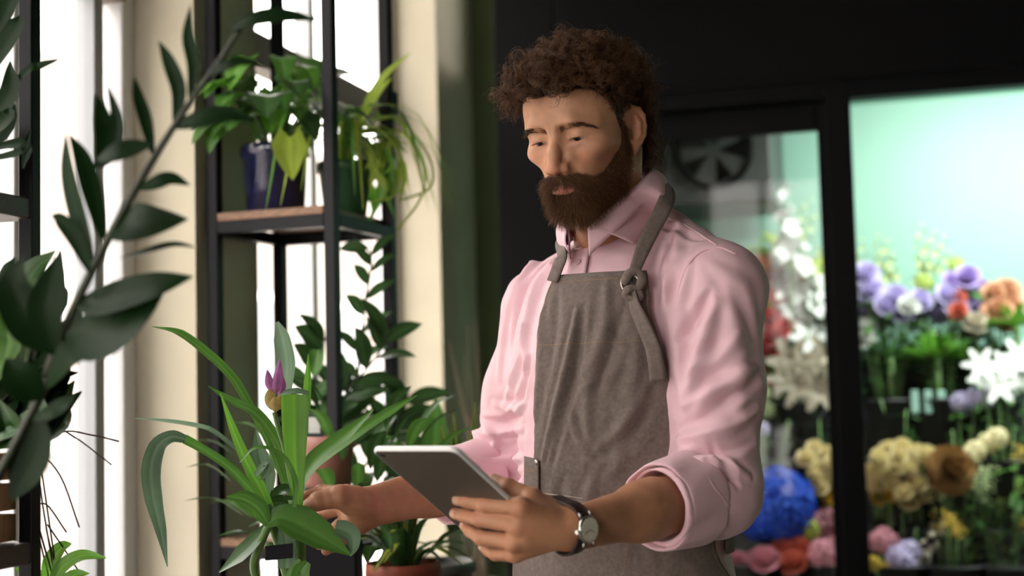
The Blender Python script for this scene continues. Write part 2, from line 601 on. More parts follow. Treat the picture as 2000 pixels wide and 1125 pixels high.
# lamps under the cooler's ceiling, behind the header
for a in (1.85, 2.95):
    t = MB().tube([R(a - 0.42, CB + 0.22, 2.325), R(a + 0.42, CB + 0.22, 2.325)], 0.014, n=10)
    t.build('lamp_tube', M_lamp, cooler, smooth=True)
for a in (1.85, 2.95):
    l = bpy.data.lights.new('cooler_lamp', 'AREA'); l.shape = 'RECTANGLE'; l.size = 0.85; l.size_y = 0.06; l.energy = 27; l.color = (0.92, 1.0, 0.94)
    o = bpy.data.objects.new('cooler_lamp', l); COL.objects.link(o)
    o.matrix_world = Matrix.Translation(Vector(R(a, CB + 0.25, 2.30))) @ Matrix.Rotation(-YR, 4, 'Z') @ Matrix.Rotation(math.radians(35), 4, 'X')
# evaporator under the ceiling at the left
ev = MB().box((0.30, 0.25, 1.93), (1.02, 0.72, 2.34), RM)
evo = ev.build('evaporator', M_steel, cooler, bevel=0.01)
for a in (0.52, 0.82):
    m = MB(); c = R(a, 0.245, 2.12)
    m.tube([c + RU * 0.13 * math.cos(t) + np.array([0, 0, 0.13 * math.sin(t)]) for t in np.linspace(0, 2 * math.pi, 25)], 0.012, n=6, cap=False)
    for k in range(5):
        t = 2 * math.pi * k / 5
        m.add([c + RU * 0.02 * math.cos(t) + np.array([0, 0, 0.02 * math.sin(t)]), c + RU * 0.12 * math.cos(t - .3) + np.array([0, 0, 0.12 * math.sin(t - .3)]),
               c + RU * 0.12 * math.cos(t + .3) - RV * 0.03 + np.array([0, 0, 0.12 * math.sin(t + .3)])], [(0, 1, 2)])
    m.build('fan', M_black, evo)
# stepped display stand inside
M_step = mat('black_step', (0.015, 0.016, 0.016), rough=0.6)
stand = empty('display_stand', R(1.5, 0.4, 0.04)); tag(stand, 'black stepped stand that carries the flower buckets in the cooler', 'stand')
STEPS = [(-0.20, 0.02, 0.45), (0.02, 0.28, 0.80), (0.28, 0.55, 1.02), (0.55, 0.83, 1.16)]
for b0, b1, z in STEPS:
    MB().box((CA0 + 0.06, b0, 0.045), (CA1, b1, z), RM).build('step', M_step, stand, bevel=0.004)
# ================================================================== PERSON: frames
YB = math.radians(42)
BO = np.array([0.160, 2.17, 0.0])
BR_ = np.array([-math.cos(YB), math.sin(YB), 0.0])       # his right
BF_ = np.array([-math.sin(YB), -math.cos(YB), 0.0])      # his front
BM = np.stack([BR_, BF_, [0, 0, 1.0]], 1)


def B(x, y, z):
    return BO + BM @ np.array([x, y, z], float)


def to_body(P):
    return ((P - BO.astype(np.float32)) @ BM.astype(np.float32))


YH, PH = math.radians(33), math.radians(21)
HF_ = np.array([-math.sin(YH) * math.cos(PH), -math.cos(YH) * math.cos(PH), -math.sin(PH)])
HR_ = np.array([-math.cos(YH), math.sin(YH), 0.0])
HU_ = np.cross(HR_, HF_)
HM = np.stack([HR_, HF_, HU_], 1)
HS = 1.0
HC = at(1235, 258, 2.09) - HM @ np.array([-0.074, 0, 0])


def to_head(P):
    return ((P - HC.astype(np.float32)) @ HM.astype(np.float32)) / HS


def Hw(x, y, z):
    return HC + HS * (HM @ np.array([x, y, z], float))


def w2h(p):
    return (np.asarray(p) - HC) @ HM / HS


# ------------------------------------------------------------------ head field (head frame: x right, y front, z up, origin between the ears)
EYE_C = (0.0315, 0.0795, 0.0205)
NECK_BASE = B(0.012, -0.020, 1.49)
_nb = w2h(NECK_BASE)
_sw = w2h(B(0.012, 0.026, 1.455))


def _rotx(a):
    c, s = math.cos(a), math.sin(a)
    return np.array([[1, 0, 0], [0, c, -s], [0, s, c]])


def _rotz(a):
    c, s = math.cos(a), math.sin(a)
    return np.array([[c, -s, 0], [s, c, 0], [0, 0, 1]])


EAR_R = _rotz(math.radians(27)) @ _rotx(math.radians(10))
_hel = [(0.001, 0.0125, -0.002), (0.003, 0.016, 0.010), (0.003, 0.013, 0.024), (0.003, 0.003, 0.0315), (0.003, -0.009, 0.0285),
        (0.003, -0.0165, 0.018), (0.003, -0.0185, 0.003), (0.003, -0.0155, -0.011), (0.002, -0.009, -0.021), (0.0015, -0.001, -0.027)]


EAR_C = np.array([0.0750, -0.004, 0.004])


def f_ear(q):
    e = (q - EAR_C.astype(np.float32)) @ EAR_R.astype(np.float32)
    d = s_ell(e, (0, 0, 0), (0.0062, 0.0180, 0.0325))
    d = smax(d, -s_ell(e, (0.009, 0.003, -0.004), (0.010, 0.0105, 0.0135)), 0.003)
    d = smax(d, -s_ell(e, (0.008, -0.002, 0.013), (0.0065, 0.0105, 0.0125)), 0.003)
    d = smin(d, s_chain(e, _hel, [0.003, .0033, .0034, .0034, .0034, .0034, .0033, .0033, .0034, .004], 0.002), 0.003)
    d = smin(d, s_chain(e, [(0.002, -0.004, 0.020), (0.003, -0.010, 0.008), (0.003, -0.0085, -0.008), (0.002, -0.001, -0.0165)], [.0022, .0028, .0028, .0022]), 0.003)
    d = smin(d, s_ell(e, (0.001, 0.003, -0.0285), (0.0048, 0.0085, 0.0085)), 0.004)
    d = smin(d, s_ell(e, (0.003, 0.0125, -0.005), (0.003, 0.004, 0.006)), 0.003)
    return d


def f_head(P):
    q = to_head(P)
    s = q.copy()
    s[..., 0] = np.abs(s[..., 0])
    d = s_ell(q, (0, -0.008, 0.050), (0.0745, 0.097, 0.082))
    d = smin(d, s_ell(q, (0, 0.038, 0.052), (0.0665, 0.058, 0.062)), 0.03)
    d = smin(d, s_ell(q, (0, 0.045, -0.018), (0.057, 0.052, 0.064)), 0.03)
    d = smin(d, s_ell(s, (0.042, 0.012, -0.030), (0.024, 0.043, 0.05)), 0.03)
    d = smin(d, s_cone(s, (0.046, 0.006, -0.045), (0.016, 0.078, -0.074), 0.017, 0.018), 0.022)
    d = smin(d, s_sph(q, (0, 0.082, -0.074), 0.020), 0.02)
    # cheekbone
    d = smin(d, s_ell(s, (0.0465, 0.060, -0.002), (0.020, 0.026, 0.015)), 0.022)
    d = smax(d, -s_ell(s, (0.070, 0.060, -0.040), (0.018, 0.030, 0.022)), 0.022)
    # brow
    d = smin(d, s_cone(s, (0.008, 0.0915, 0.0375), (0.030, 0.0895, 0.0405), 0.0080, 0.0080), 0.014)
    d = smin(d, s_cone(s, (0.030, 0.0895, 0.0405), (0.053, 0.066, 0.034), 0.0080, 0.0075), 0.014)
    # sockets
    d = smax(d, -s_ell(s, (0.0325, 0.103, 0.0215), (0.0195, 0.0150, 0.0135)), 0.014)
    d = smax(d, -s_ell(s, (0.0165, 0.101, 0.024), (0.0075, 0.009, 0.012)), 0.010)
    # muzzle
    d = smin(d, s_ell(q, (0, 0.083, -0.043), (0.030, 0.022, 0.030)), 0.022)
    # nose
    nose = s_cone(q, (0, 0.0905, 0.031), (0, 0.1075, 0.004), 0.0078, 0.0085)
    nose = smin(nose, s_cone(q, (0, 0.1075, 0.004), (0, 0.1165, -0.0165), 0.0085, 0.0105), 0.008)
    nose = smin(nose, s_ell(s, (0.0130, 0.1040, -0.0205), (0.0080, 0.0120, 0.0088)), 0.007)
    nose = smin(nose, s_ell(q, (0, 0.105, -0.0265), (0.004, 0.010, 0.004)), 0.005)
    nose = smax(nose, -s_ell(s, (0.0068, 0.108, -0.0295), (0.0042, 0.0065, 0.0045)), 0.003)
    nose = smin(nose, s_cone(s, (0.006, 0.086, 0.022), (0.016, 0.092, -0.012), 0.008, 0.008), 0.010)
    d = smin(d, nose, 0.008)
    # fold beside the nose
    d = smax(d, -s_cone(s, (0.0215, 0.103, -0.019), (0.032, 0.094, -0.044), 0.0020, 0.0015), 0.010)
    # lips
    lip = s_ell(s, (0.007, 0.1035, -0.0445), (0.016, 0.0055, 0.0048))
    lip = smin(lip, s_ell(q, (0, 0.1025, -0.0545), (0.0190, 0.0075, 0.0062)), 0.003)
    d = smin(d, lip, 0.006)
    d = smax(d, -s_cone(s, (0.0, 0.1115, -0.0492), (0.0225, 0.1015, -0.0490), 0.0011, 0.0006), 0.003)
    d = smax(d, -s_ell(q, (0, 0.110, -0.067), (0.02, 0.010, 0.006)), 0.010)
    # eyelids
    lid = s_sph(s, EYE_C, 0.0136)
    a = math.radians(-24)
    oc = (EYE_C[0] + 0.0005, EYE_C[1] + 0.0136 * math.cos(a), EYE_C[2] + 0.0136 * math.sin(a))
    Rl = _rotx(a)
    d = smin(d, lid, 0.006)
    d = smax(d, -s_ell(s, oc, (0.0135, 0.0066, 0.0034), Rl), 0.0014)
    # lower lid bag
    d = smin(d, s_cone(s, (0.021, 0.0895, 0.0075), (0.043, 0.0845, 0.008), 0.0022, 0.0018), 0.008)
    # neck
    nk = s_cone(q, (0, -0.024, -0.025), _nb, 0.051, 0.047)
    nk = smin(nk, s_cone(q, (0, 0.012, -0.055), _sw, 0.036, 0.034), 0.03)
    d = smin(d, nk, 0.025)
    d = smin(d, s_cone(s, (0.060, -0.022, -0.030), (_sw[0] + 0.02, _sw[1], _sw[2]), 0.011, 0.009), 0.014)
    d = smin(d, s_sph(q, tuple(np.array([0, 0.02, -0.05]) * 0.45 + 0.55 * _sw + np.array([0, 0.035, 0])), 0.012), 0.02)
    d = smin(d, f_ear(s), 0.006)
    return d


# ------------------------------------------------------------------ tablet plane, then the hands
TZ = 1.76
T_TL, T_TR, T_BL = at(722, 880, TZ), at(890, 880, TZ - 0.083), at(870, 1038, TZ + 0.150)
T_A = nrm(T_TR - T_TL)
T_B = T_BL - T_TL
T_B = nrm(T_B - T_A * T_B.dot(T_A))
T_N = np.cross(T_A, T_B)
if T_N[2] < 0: T_N = -T_N                                   # screen side
T_W, T_H, T_T = 0.137, 0.206, 0.0075

SHO_L, ELB_L, WRI_L = at(1400, 566, 2.06), at(1398, 962, 1.98), at(1122, 1032, 1.785)
SHO_R, ELB_R, WRI_R = at(1062, 605, 2.29), at(985, 922, 2.32), at(722, 990, 2.13)


def A(*t):
    return [at(*q) for q in t]


LEFT = dict(
    index=(A((1018, 990, 1.752), (948, 985, 1.778), (914, 979, 1.793), (894, 976, 1.802)), (.0118, .0104, .0090, .0076)),
    middle=(A((1014, 1025, 1.760), (938, 1013, 1.790), (908, 1007, 1.812), (889, 1003, 1.826)), (.0120, .0106, .0090, .0077)),
    ring=(A((1006, 1058, 1.772), (940, 1050, 1.800), (919, 1037, 1.822), (908, 1027, 1.836)), (.0115, .0100, .0086, .0072)),
    pinky=(A((1006, 1082, 1.788), (968, 1082, 1.806), (954, 1075, 1.818), (944, 1068, 1.828)), (.0105, .0088, .0078, .0066)),
    thumb=(A((1085, 1010, 1.795), (1040, 973, 1.785), (992, 951, 1.800), (965, 939, 1.814)), (.0150, .0128, .0112, .0090)))
RIGHT = dict(
    index=(A((676, 964, 2.150), (628, 960, 2.172), (604, 969, 2.166), (588, 977, 2.152)), (.0130, .0112, .0096, .0080)),
    middle=(A((676, 988, 2.165), (632, 1002, 2.195), (614, 1020, 2.185), (608, 1034, 2.168)), (.0130, .0110, .0095, .0080)),
    ring=(A((682, 1012, 2.160), (646, 1040, 2.172), (632, 1054, 2.155), (624, 1064, 2.140)), (.0125, .0104, .0090, .0076)),
    pinky=(A((692, 1032, 2.140), (664, 1056, 2.138), (648, 1068, 2.120), (637, 1075, 2.106)), (.0112, .0094, .0084, .0074)),
    thumb=(A((706, 984, 2.108), (664, 970, 2.086), (621, 979, 2.080), (591, 996, 2.082)), (.0200, .0172, .0142, .0100)))


def f_hand(P, hand, wri, wdir, wide, elb):
    """palm from rays of bone, five finger chains, a flat wrist and a forearm"""
    d = None
    for k in ('index', 'middle', 'ring', 'pinky'):
        pts, r = hand[k]
        e = s_cone(P, wri + 0.25 * (pts[0] - wri) + 0.0, pts[0], 0.0165, r[0] * 1.06)
        d = e if d is None else smin(d, e, 0.013)
    m = np.mean([hand[k][0][0] for k in ('index', 'middle', 'ring', 'pinky')], 0)
    d = smin(d, s_cone(P, wri + 0.2 * (m - wri), wri + 0.8 * (m - wri), 0.017, 0.0155), 0.015)
    tp, tr = hand['thumb']
    d = smin(d, s_cone(P, wri + 0.25 * (tp[0] - wri), tp[0], 0.017, 0.0175), 0.015)
    d = smin(d, s_cone(P, tp[0], tp[1], 0.0175, tr[1]), 0.016)
    im = hand['index'][0][0]
    d = smin(d, s_cone(P, 0.55 * tp[0] + 0.45 * im, 0.7 * tp[1] + 0.3 * im, 0.010, 0.006), 0.012)      # web
    for k in ('index', 'middle', 'ring', 'pinky', 'thumb'):
        pts, r = hand[k]
        if k == 'thumb':
            pts, r = pts[1:], r[1:]
        c = None
        for i in range(len(pts) - 1):
            a, b = pts[i], pts[i + 1]
            mid = 0.5 * (a + b)
            e = smin(s_cone(P, a, mid, r[i], 0.93 * 0.5 * (r[i] + r[i + 1])), s_cone(P, mid, b, 0.93 * 0.5 * (r[i] + r[i + 1]), r[i + 1]), 0.002)
            c = e if c is None else smin(c, e, 0.003)
        d = smin(d, c, 0.0045)
    # wrist and forearm
    L = np.linalg.norm(elb - wri)
    for sgn in (-1, 1):
        w = sgn * wide
        d = smin(d, s_cone(P, wri + 0.0115 * w, wri + 0.009 * w + 0.5 * L * wdir, 0.0185, 0.029), 0.012)
    d = smin(d, s_cone(P, wri + 0.45 * L * wdir, wri + 0.75 * L * wdir, 0.033, 0.039), 0.03)
    d = smin(d, s_cone(P, wri + 0.75 * L * wdir, elb, 0.039, 0.040), 0.02)
    return d


WD_L, WD_R = nrm(ELB_L - WRI_L), nrm(ELB_R - WRI_R)
_k = LEFT['index'][0][0] - LEFT['pinky'][0][0]
WIDE_L = nrm(_k - WD_L * _k.dot(WD_L))
_k = LEFT['index'][0][0] * 0 + RIGHT['index'][0][0] - RIGHT['pinky'][0][0]
WIDE_R = nrm(_k - WD_R * _k.dot(WD_R))


def f_hand_l(P):
    return f_hand(P, LEFT, WRI_L, WD_L, WIDE_L, ELB_L)


def f_hand_r(P):
    d = f_hand(P, RIGHT, WRI_R, WD_R, WIDE_R, ELB_R)
    d = smin(d, s_ell(P, at(690, 978, 2.105), (0.022, 0.020, 0.020)), 0.014)
    d = smin(d, s_ell(P, at(698, 1016, 2.130), (0.022, 0.020, 0.020)), 0.014)
    # crease between the ball of the thumb and the palm
    return smax(d, -s_cone(P, at(660, 998, 2.075), at(716, 1000, 2.088), 0.0012, 0.0006), 0.008)


def f_core(P):
    """hidden trunk, upper arms, legs"""
    q = to_body(P)
    d = s_ell(q, (0, -0.01, 1.27), (0.150, 0.100, 0.20))
    d = smin(d, s_ell(q, (0, 0.0, 1.02), (0.150, 0.105, 0.22)), 0.05)
    for s, sh, el in ((1, SHO_R, ELB_R), (-1, SHO_L, ELB_L)):
        d = smin(d, s_cone(P, B(0.05 * s, -0.03, 1.43), sh, 0.04, 0.045), 0.05)
        d = smin(d, s_cone(P, sh, el, 0.048, 0.036), 0.03)
        d = smin(d, s_cone(q, (0.09 * s, 0, 0.93), (0.10 * s, 0.01, 0.50), 0.078, 0.055), 0.03)
        d = smin(d, s_cone(q, (0.10 * s, 0.01, 0.50), (0.11 * s, -0.02, 0.08), 0.052, 0.036), 0.02)
        d = smin(d, s_cone(q, (0.11 * s, -0.03, 0.05), (0.125 * s, 0.13, 0.04), 0.034, 0.028), 0.02)
    return d


def person_body(parent):
    Vs, Fs, Cs, n = [], [], [], 0
    skin = np.array([0.50, 0.255, 0.150])
    # head and neck
    c = HC
    V, F = mesh_sdf(f_head, c - np.array([0.17, 0.18, 0.25]), c + np.array([0.17, 0.18, 0.17]), 0.00125)
    q = to_head(V); ax = np.abs(q[:, 0]); y, z = q[:, 1], q[:, 2]
    C = np.tile(skin, (len(V), 1)).astype(np.float32)

    def blend(C, w, col):
        w = np.clip(w, 0, 1)[:, None]
        return C * (1 - w) + w * np.asarray(col, np.float32)
    C = blend(C, 0.45 * np.exp(-(((ax - 0.04) / .022) ** 2 + ((z + 0.012) / .02) ** 2)) * (y > 0.03), (0.52, 0.20, 0.125))
    C = blend(C, 0.5 * np.exp(-((ax / .014) ** 2 + ((z + 0.016) / .012) ** 2)) * (y > 0.1), (0.50, 0.19, 0.12))
    C = blend(C, 0.35 * np.exp(-(((ax - 0.031) / .016) ** 2 + ((z - 0.010) / .008) ** 2)) * (y > 0.05), (0.36, 0.16, 0.11))
    C = blend(C, 0.30 * (ax > 0.068) * (y > -0.045) * (y < 0.02) * (z > -0.05) * (z < 0.05), (0.50, 0.17, 0.11))
    lipm = np.exp(-((ax / 0.021) ** 4)) * np.clip(1.3 - np.abs((z + 0.0500) / 0.0085), 0, 1) * (y > 0.095)
    C = blend(C, lipm * 1.2, (0.46, 0.150, 0.130))
    hm = hair_mask(q)
    C = blend(C, hm, (0.030, 0.016, 0.010))
    bm = beard_mask(q)
    C = blend(C, bm * 0.9, (0.045, 0.022, 0.013))
    HEAD_DATA['V'], HEAD_DATA['F'], HEAD_DATA['q'], HEAD_DATA['hm'], HEAD_DATA['bm'] = V, F, q, hm, bm
    Vs.append(V); Fs.append(F); Cs.append(C); n += len(V)
    for f, hand, wri, elb in ((f_hand_l, LEFT, WRI_L, ELB_L), (f_hand_r, RIGHT, WRI_R, ELB_R)):
        allp = np.array([p for k in hand for p in hand[k][0]] + [wri, elb])
        V, F = mesh_sdf(f, allp.min(0) - 0.06, allp.max(0) + 0.06, 0.0014)
        C = np.tile(skin * np.array([0.92, 0.86, 0.82]), (len(V), 1)).astype(np.float32)
        for k in hand:
            pts, r = hand[k]
            for i, p in enumerate(pts):
                dd = np.linalg.norm(V - p, axis=1)
                C = blend(C, 0.40 * np.exp(-(dd / (r[i] * 1.15)) ** 4), (0.52, 0.20, 0.125))
        Vs.append(V); Fs.append(F + n); Cs.append(C); n += len(V)
    V, F = mesh_sdf(f_core, np.array([-0.35, 1.6, -0.03]), np.array([0.7, 2.75, 1.56]), 0.010)
    Vs.append(V); Fs.append(F + n); Cs.append(np.tile(skin, (len(V), 1))); n += len(V)
    me = np_mesh('body', np.concatenate(Vs), np.concatenate(Fs))
    set_colors(me, np.concatenate(Cs))
    M = mat('skin', (0.5, 0.27, 0.16), rough=0.46, spec=0.40, attr='col', noise=0.10, nscale=60, bump=0.12, bscale=900, sss=0.12)
    return link('body', me, M, parent)


HEAD_DATA = {}


def sstep(a, b, x):
    t = np.clip((x - a) / (b - a), 0, 1)
    return t * t * (3 - 2 * t)


def hair_mask(q):
    """1 on the scalp (head frame)"""
    ax, y, z = np.abs(q[:, 0]), q[:, 1], q[:, 2]
    # lower limit of the hair as a function of y (front high, dips before the ear, low at the nape)
    ys = np.array([-0.12, -0.085, -0.05, -0.030, -0.015, 0.010, 0.026, 0.034, 0.048, 0.064, 0.078, 0.12])
    zs = np.array([-0.045, -0.050, -0.045, -0.010, 0.040, 0.040, 0.010, 0.028, 0.058, 0.078, 0.086, 0.088])
    lim = np.interp(y, ys, zs)
    side = sstep(0.0, 0.03, 0.055 - ax) * 0.004
    m = sstep(-0.003, 0.004, z - lim + side)
    e = (np.stack([ax, y, z], 1) - EAR_C) @ EAR_R
    ear = (e[:, 0] > -0.008) & (np.abs(e[:, 1]) < 0.022) & (np.abs(e[:, 2]) < 0.036) & (ax > 0.068)
    return m * (~ear)


def beard_mask(q):
    ax, y, z = np.abs(q[:, 0]), q[:, 1], q[:, 2]
    # upper edge of the beard over y: low under the cheek, rising to the ear; moustache near the middle
    ys = np.array([-0.02, 0.010, 0.022, 0.032, 0.044, 0.060, 0.080, 0.095, 0.13])
    zs = np.array([-0.020, 0.010, 0.020, -0.006, -0.030, -0.041, -0.043, -0.032, -0.027])
    up = np.interp(y, ys, zs)
    m = sstep(-0.004, 0.004, up - z) * sstep(-0.004, 0.006, y - 0.010 - 0.35 * (-0.03 - z).clip(0, 1))
    # bare lips
    lip = (ax / 0.0195) ** 2 + ((z + 0.0525) / 0.0075) ** 2
    m = m * np.where((lip < 1) & (y > 0.09), 0.0, 1.0)
    # lower edge on the neck
    m = m * sstep(-0.004, 0.006, z + 0.098 - 0.10 * (0.06 - y))
    return m
# ------------------------------------------------------------------ hair, beard, brows, lashes, eyes
def strands_mesh(name, P, R, Cc, rng):
    """P (n,s,3) strand points, R (n,s) radii, Cc (n,3) colours -> three-sided tubes"""
    n, s = P.shape[:2]
    T = np.gradient(P, axis=1)
    T /= np.linalg.norm(T, axis=-1, keepdims=True) + 1e-12
    ref = rng.normal(size=(n, 1, 3)); ref /= np.linalg.norm(ref, axis=-1, keepdims=True)
    U = np.cross(T, np.broadcast_to(ref, T.shape)); U /= np.linalg.norm(U, axis=-1, keepdims=True) + 1e-9
    W = np.cross(T, U)
    rings = []
    for k in range(3):
        a = 2 * math.pi * k / 3
        rings.append(P + R[..., None] * (math.cos(a) * U + math.sin(a) * W))
    V = np.stack(rings, 2).reshape(-1, 3)
    base = (np.arange(n)[:, None, None] * s + np.arange(s - 1)[None, :, None]) * 3
    k = np.arange(3)[None, None]; k2 = (k + 1) % 3
    Q = np.stack([base + k, base + k2, base + 3 + k2, base + 3 + k], -1).reshape(-1, 4)
    me = np_mesh(name, V, Q)
    set_colors(me, np.repeat(Cc, s * 3, axis=0))
    return me


def hair_mat(name, rough=0.40, spec=0.28):
    return mat(name, (0.06, 0.03, 0.015), rough=rough, spec=spec, attr='col', trans=0.14)


def head_normals(V):
    return grad(f_head, V.astype(np.float32), 0.002)


def person_hair(parent):
    rng = np.random.default_rng(7)
    V, q, hm = HEAD_DATA['V'], HEAD_DATA['q'], HEAD_DATA['hm']
    idx = np.where(hm > 0.6)[0]
    up = np.array([0, 0, 1.0])
    # lock roots, spread evenly by rejection
    cand = rng.permutation(idx)[:9000]
    roots = []
    pts = V[cand]
    taken = np.zeros((0, 3))
    sel = []
    for i, p in zip(cand, pts):
        if len(taken) == 0 or np.min(((taken - p) ** 2).sum(1)) > 0.0084 ** 2:
            taken = np.vstack([taken, p]); sel.append(i)
    sel = np.array(sel)
    NL = len(sel)
    K = 15
    S = 20
    root = V[sel]; nor = head_normals(root); ql = q[sel]
    y, z, ax = ql[:, 1], ql[:, 2], np.abs(ql[:, 0])
    top = sstep(0.035, 0.085, z)
    front = sstep(0.02, 0.09, y) * top
    back = sstep(0.0, -0.07, y)
    temple = sstep(0.082, 0.050, z) * sstep(-0.045, -0.015, y)
    length = 0.030 + 0.050 * top + 0.018 * back + 0.016 * front - 0.020 * temple
    nape = sstep(-0.02, -0.05, y) * sstep(0.06, 0.02, z)
    length = length + 0.012 * nape
    length *= rng.uniform(0.85, 1.15, NL)
    fwd = HF_ * np.array([1, 1, 0]); fwd /= np.linalg.norm(fwd)
    out = nor
    flow = front[:, None] * (fwd * 0.36 + up * 0.05) + (1 - top)[:, None] * (-up * 0.5 - fwd * 0.25) + back[:, None] * (-up * 0.35)
    flow = flow + rng.normal(size=(NL, 3)) * (0.20 * (1 - temple))[:, None]
    lift = 0.26 + 0.42 * top + 0.16 * back * (1 - top) - 0.16 * temple + 0.22 * nape
    turns = rng.uniform(1.7, 2.6, NL) * (0.5 + length / 0.08 * 0.55)
    hr = rng.uniform(0.0058, 0.0098, NL) * np.clip(0.15 + 0.85 * np.clip(top + back, 0, 1) - 0.5 * temple, 0.1, 1)
    ph = rng.uniform(0, 6.28, NL)
    hand = rng.choice([-1, 1], NL)
    colb = np.array([0.078, 0.034, 0.016])
    s = np.linspace(0, 1, S)[None, :, None]
    allP, allR, allC = [], [], []
    for k in range(K):
        frizz = k >= K - 1
        off = rng.normal(size=(NL, 3)) * (0.0017 if not frizz else 0.003)
        off -= nor * (off * nor).sum(1)[:, None]
        r0 = root + off
        ln = (length * rng.uniform(0.8, 1.08, NL))[:, None, None]
        fl = flow + rng.normal(size=(NL, 3)) * (0.05 if not frizz else 0.16)
        ll = (lift * rng.uniform(0.92, 1.08, NL))[:, None, None]
        core = r0[:, None] + out[:, None] * ln * ll * (s - 0.35 * s ** 2.2) + fl[:, None] * ln * 0.55 * s ** 1.7 - up * ln * 0.28 * s ** 2.6
        T = np.gradient(core, axis=1); T /= np.linalg.norm(T, axis=-1, keepdims=True)
        e1 = np.cross(T, np.array([0.37, 0.61, 0.70])); e1 /= np.linalg.norm(e1, axis=-1, keepdims=True) + 1e-9
        e2 = np.cross(T, e1)
        tw = 2 * math.pi * (turns * (rng.uniform(0.96, 1.04, NL) if not frizz else rng.uniform(0.6, 1.3, NL)))[:, None, None] * s * hand[:, None, None] + \
            (ph + rng.normal(size=NL) * (0.16 if not frizz else 0.8))[:, None, None]
        rr = (hr * rng.uniform(0.82, 1.15, NL))[:, None, None] * sstep(0.0, 0.30, s) * (1 if not frizz else 1.3)
        jit = rng.normal(size=(NL, 1, 3)) * 0.0012 * s
        Pk = core + rr * (np.cos(tw) * e1 + np.sin(tw) * e2) + jit
        # keep off the skin
        Rk = np.broadcast_to(0.00036 * (1.0 - 0.55 * s[..., 0]), (NL, S)) * (1.0 if not frizz else 0.7)
        Ck = colb * rng.uniform(0.5, 1.5, NL)[:, None] * np.array([1.0, 1.0, 1.0]) + rng.uniform(0, 1, NL)[:, None] ** 3 * np.array([0.16, 0.075, 0.026])
        allP.append(Pk); allR.append(Rk); allC.append(Ck)
    P = np.concatenate(allP); R = np.concatenate(allR); Cc = np.concatenate(allC)
    d = f_head(P.reshape(-1, 3).astype(np.float32)).reshape(P.shape[:2])
    G = np.repeat(np.tile(nor, (K, 1))[:, None], S, 1)
    P = P + G * np.clip(0.0025 - d, 0, 0.008)[..., None] * (np.arange(S) > 1)[None, :, None]
    me = strands_mesh('hair', P, R, Cc, rng)
    o = link('hair', me, hair_mat('hair_strands'), parent)
    tag(o, 'short voluminous curly dark brown hair', kind='stuff')
    return o


def face_strands(name, roots_h, dir_h, length, wave, rad, col, rng, S=8, droop=0.0, parent=None, label=None):
    """roots and directions in the head frame"""
    n = len(roots_h)
    s = np.linspace(0, 1, S)[None, :, None]
    D = dir_h / (np.linalg.norm(dir_h, axis=1, keepdims=True) + 1e-9)
    core = roots_h[:, None] + D[:, None] * length[:, None, None] * s + np.array([0, 0, -1.0]) * droop * length[:, None, None] * s ** 2
    e1 = np.cross(D, rng.normal(size=(n, 3))); e1 /= np.linalg.norm(e1, axis=1, keepdims=True) + 1e-9
    e2 = np.cross(D, e1)
    fr = rng.uniform(0.7, 1.5, n)[:, None, None]
    ph = rng.uniform(0, 6.28, n)[:, None, None]
    core = core + wave[:, None, None] * s * (np.sin(6.28 * fr * s + ph) * e1[:, None] + np.cos(5.1 * fr * s + ph) * e2[:, None])
    P = HC + HS * (core @ HM.T)
    R = np.broadcast_to(rad * (1 - 0.6 * s[..., 0]), (n, S))
    me = strands_mesh(name, P, R, col, rng)
    o = link(name, me, hair_mat(name + '_strands', 0.5), parent)
    tag(o, label, kind='stuff')
    return o


def person_beard(parent):
    rng = np.random.default_rng(11)
    V, q, bm = HEAD_DATA['V'], HEAD_DATA['q'], HEAD_DATA['bm']
    idx = np.where(bm > 0.35)[0]
    w = bm[idx]
    n = 9000
    sel = rng.choice(idx, n, p=w / w.sum())
    r = q[sel] + rng.normal(size=(n, 3)) * 0.0004
    nor = head_normals(V[sel]) @ HM
    x, y, z = r[:, 0], r[:, 1], r[:, 2]; ax = np.abs(x)
    mous = (z > -0.0475) & (y > 0.075) & (ax < 0.036)
    chin = sstep(0.045, 0.085, y) * (1 - mous)
    low = sstep(-0.055, -0.085, z)
    length = 0.006 + 0.009 * sstep(0.010, -0.05, z) + 0.006 * chin * (0.3 + 0.7 * low)
    length = np.where(mous, 0.0175, length) * rng.uniform(0.6, 1.2, n)
    D = nor * 0.75 + np.array([0, 0.10, -0.85])[None] + np.stack([np.sign(x) * 0.12, 0 * x, 0 * x], 1)
    Dm = nor * 0.42 + np.stack([np.sign(x) * (0.25 + 0.75 * np.clip(ax / 0.022, 0, 1)), 0.15 + 0 * x, -0.62 + 0 * x], 1)
    D = np.where(mous[:, None], Dm, D) + rng.normal(size=(n, 3)) * 0.22
    col = np.array([0.080, 0.034, 0.016]) * rng.uniform(0.5, 1.5, n)[:, None] + rng.uniform(0, 1, n)[:, None] ** 3 * np.array([0.22, 0.10, 0.034])
    return face_strands('beard', r, D, length, length * 0.13, 0.00024, col, rng, S=8, droop=0.18, parent=parent, label='full brown beard with moustache')


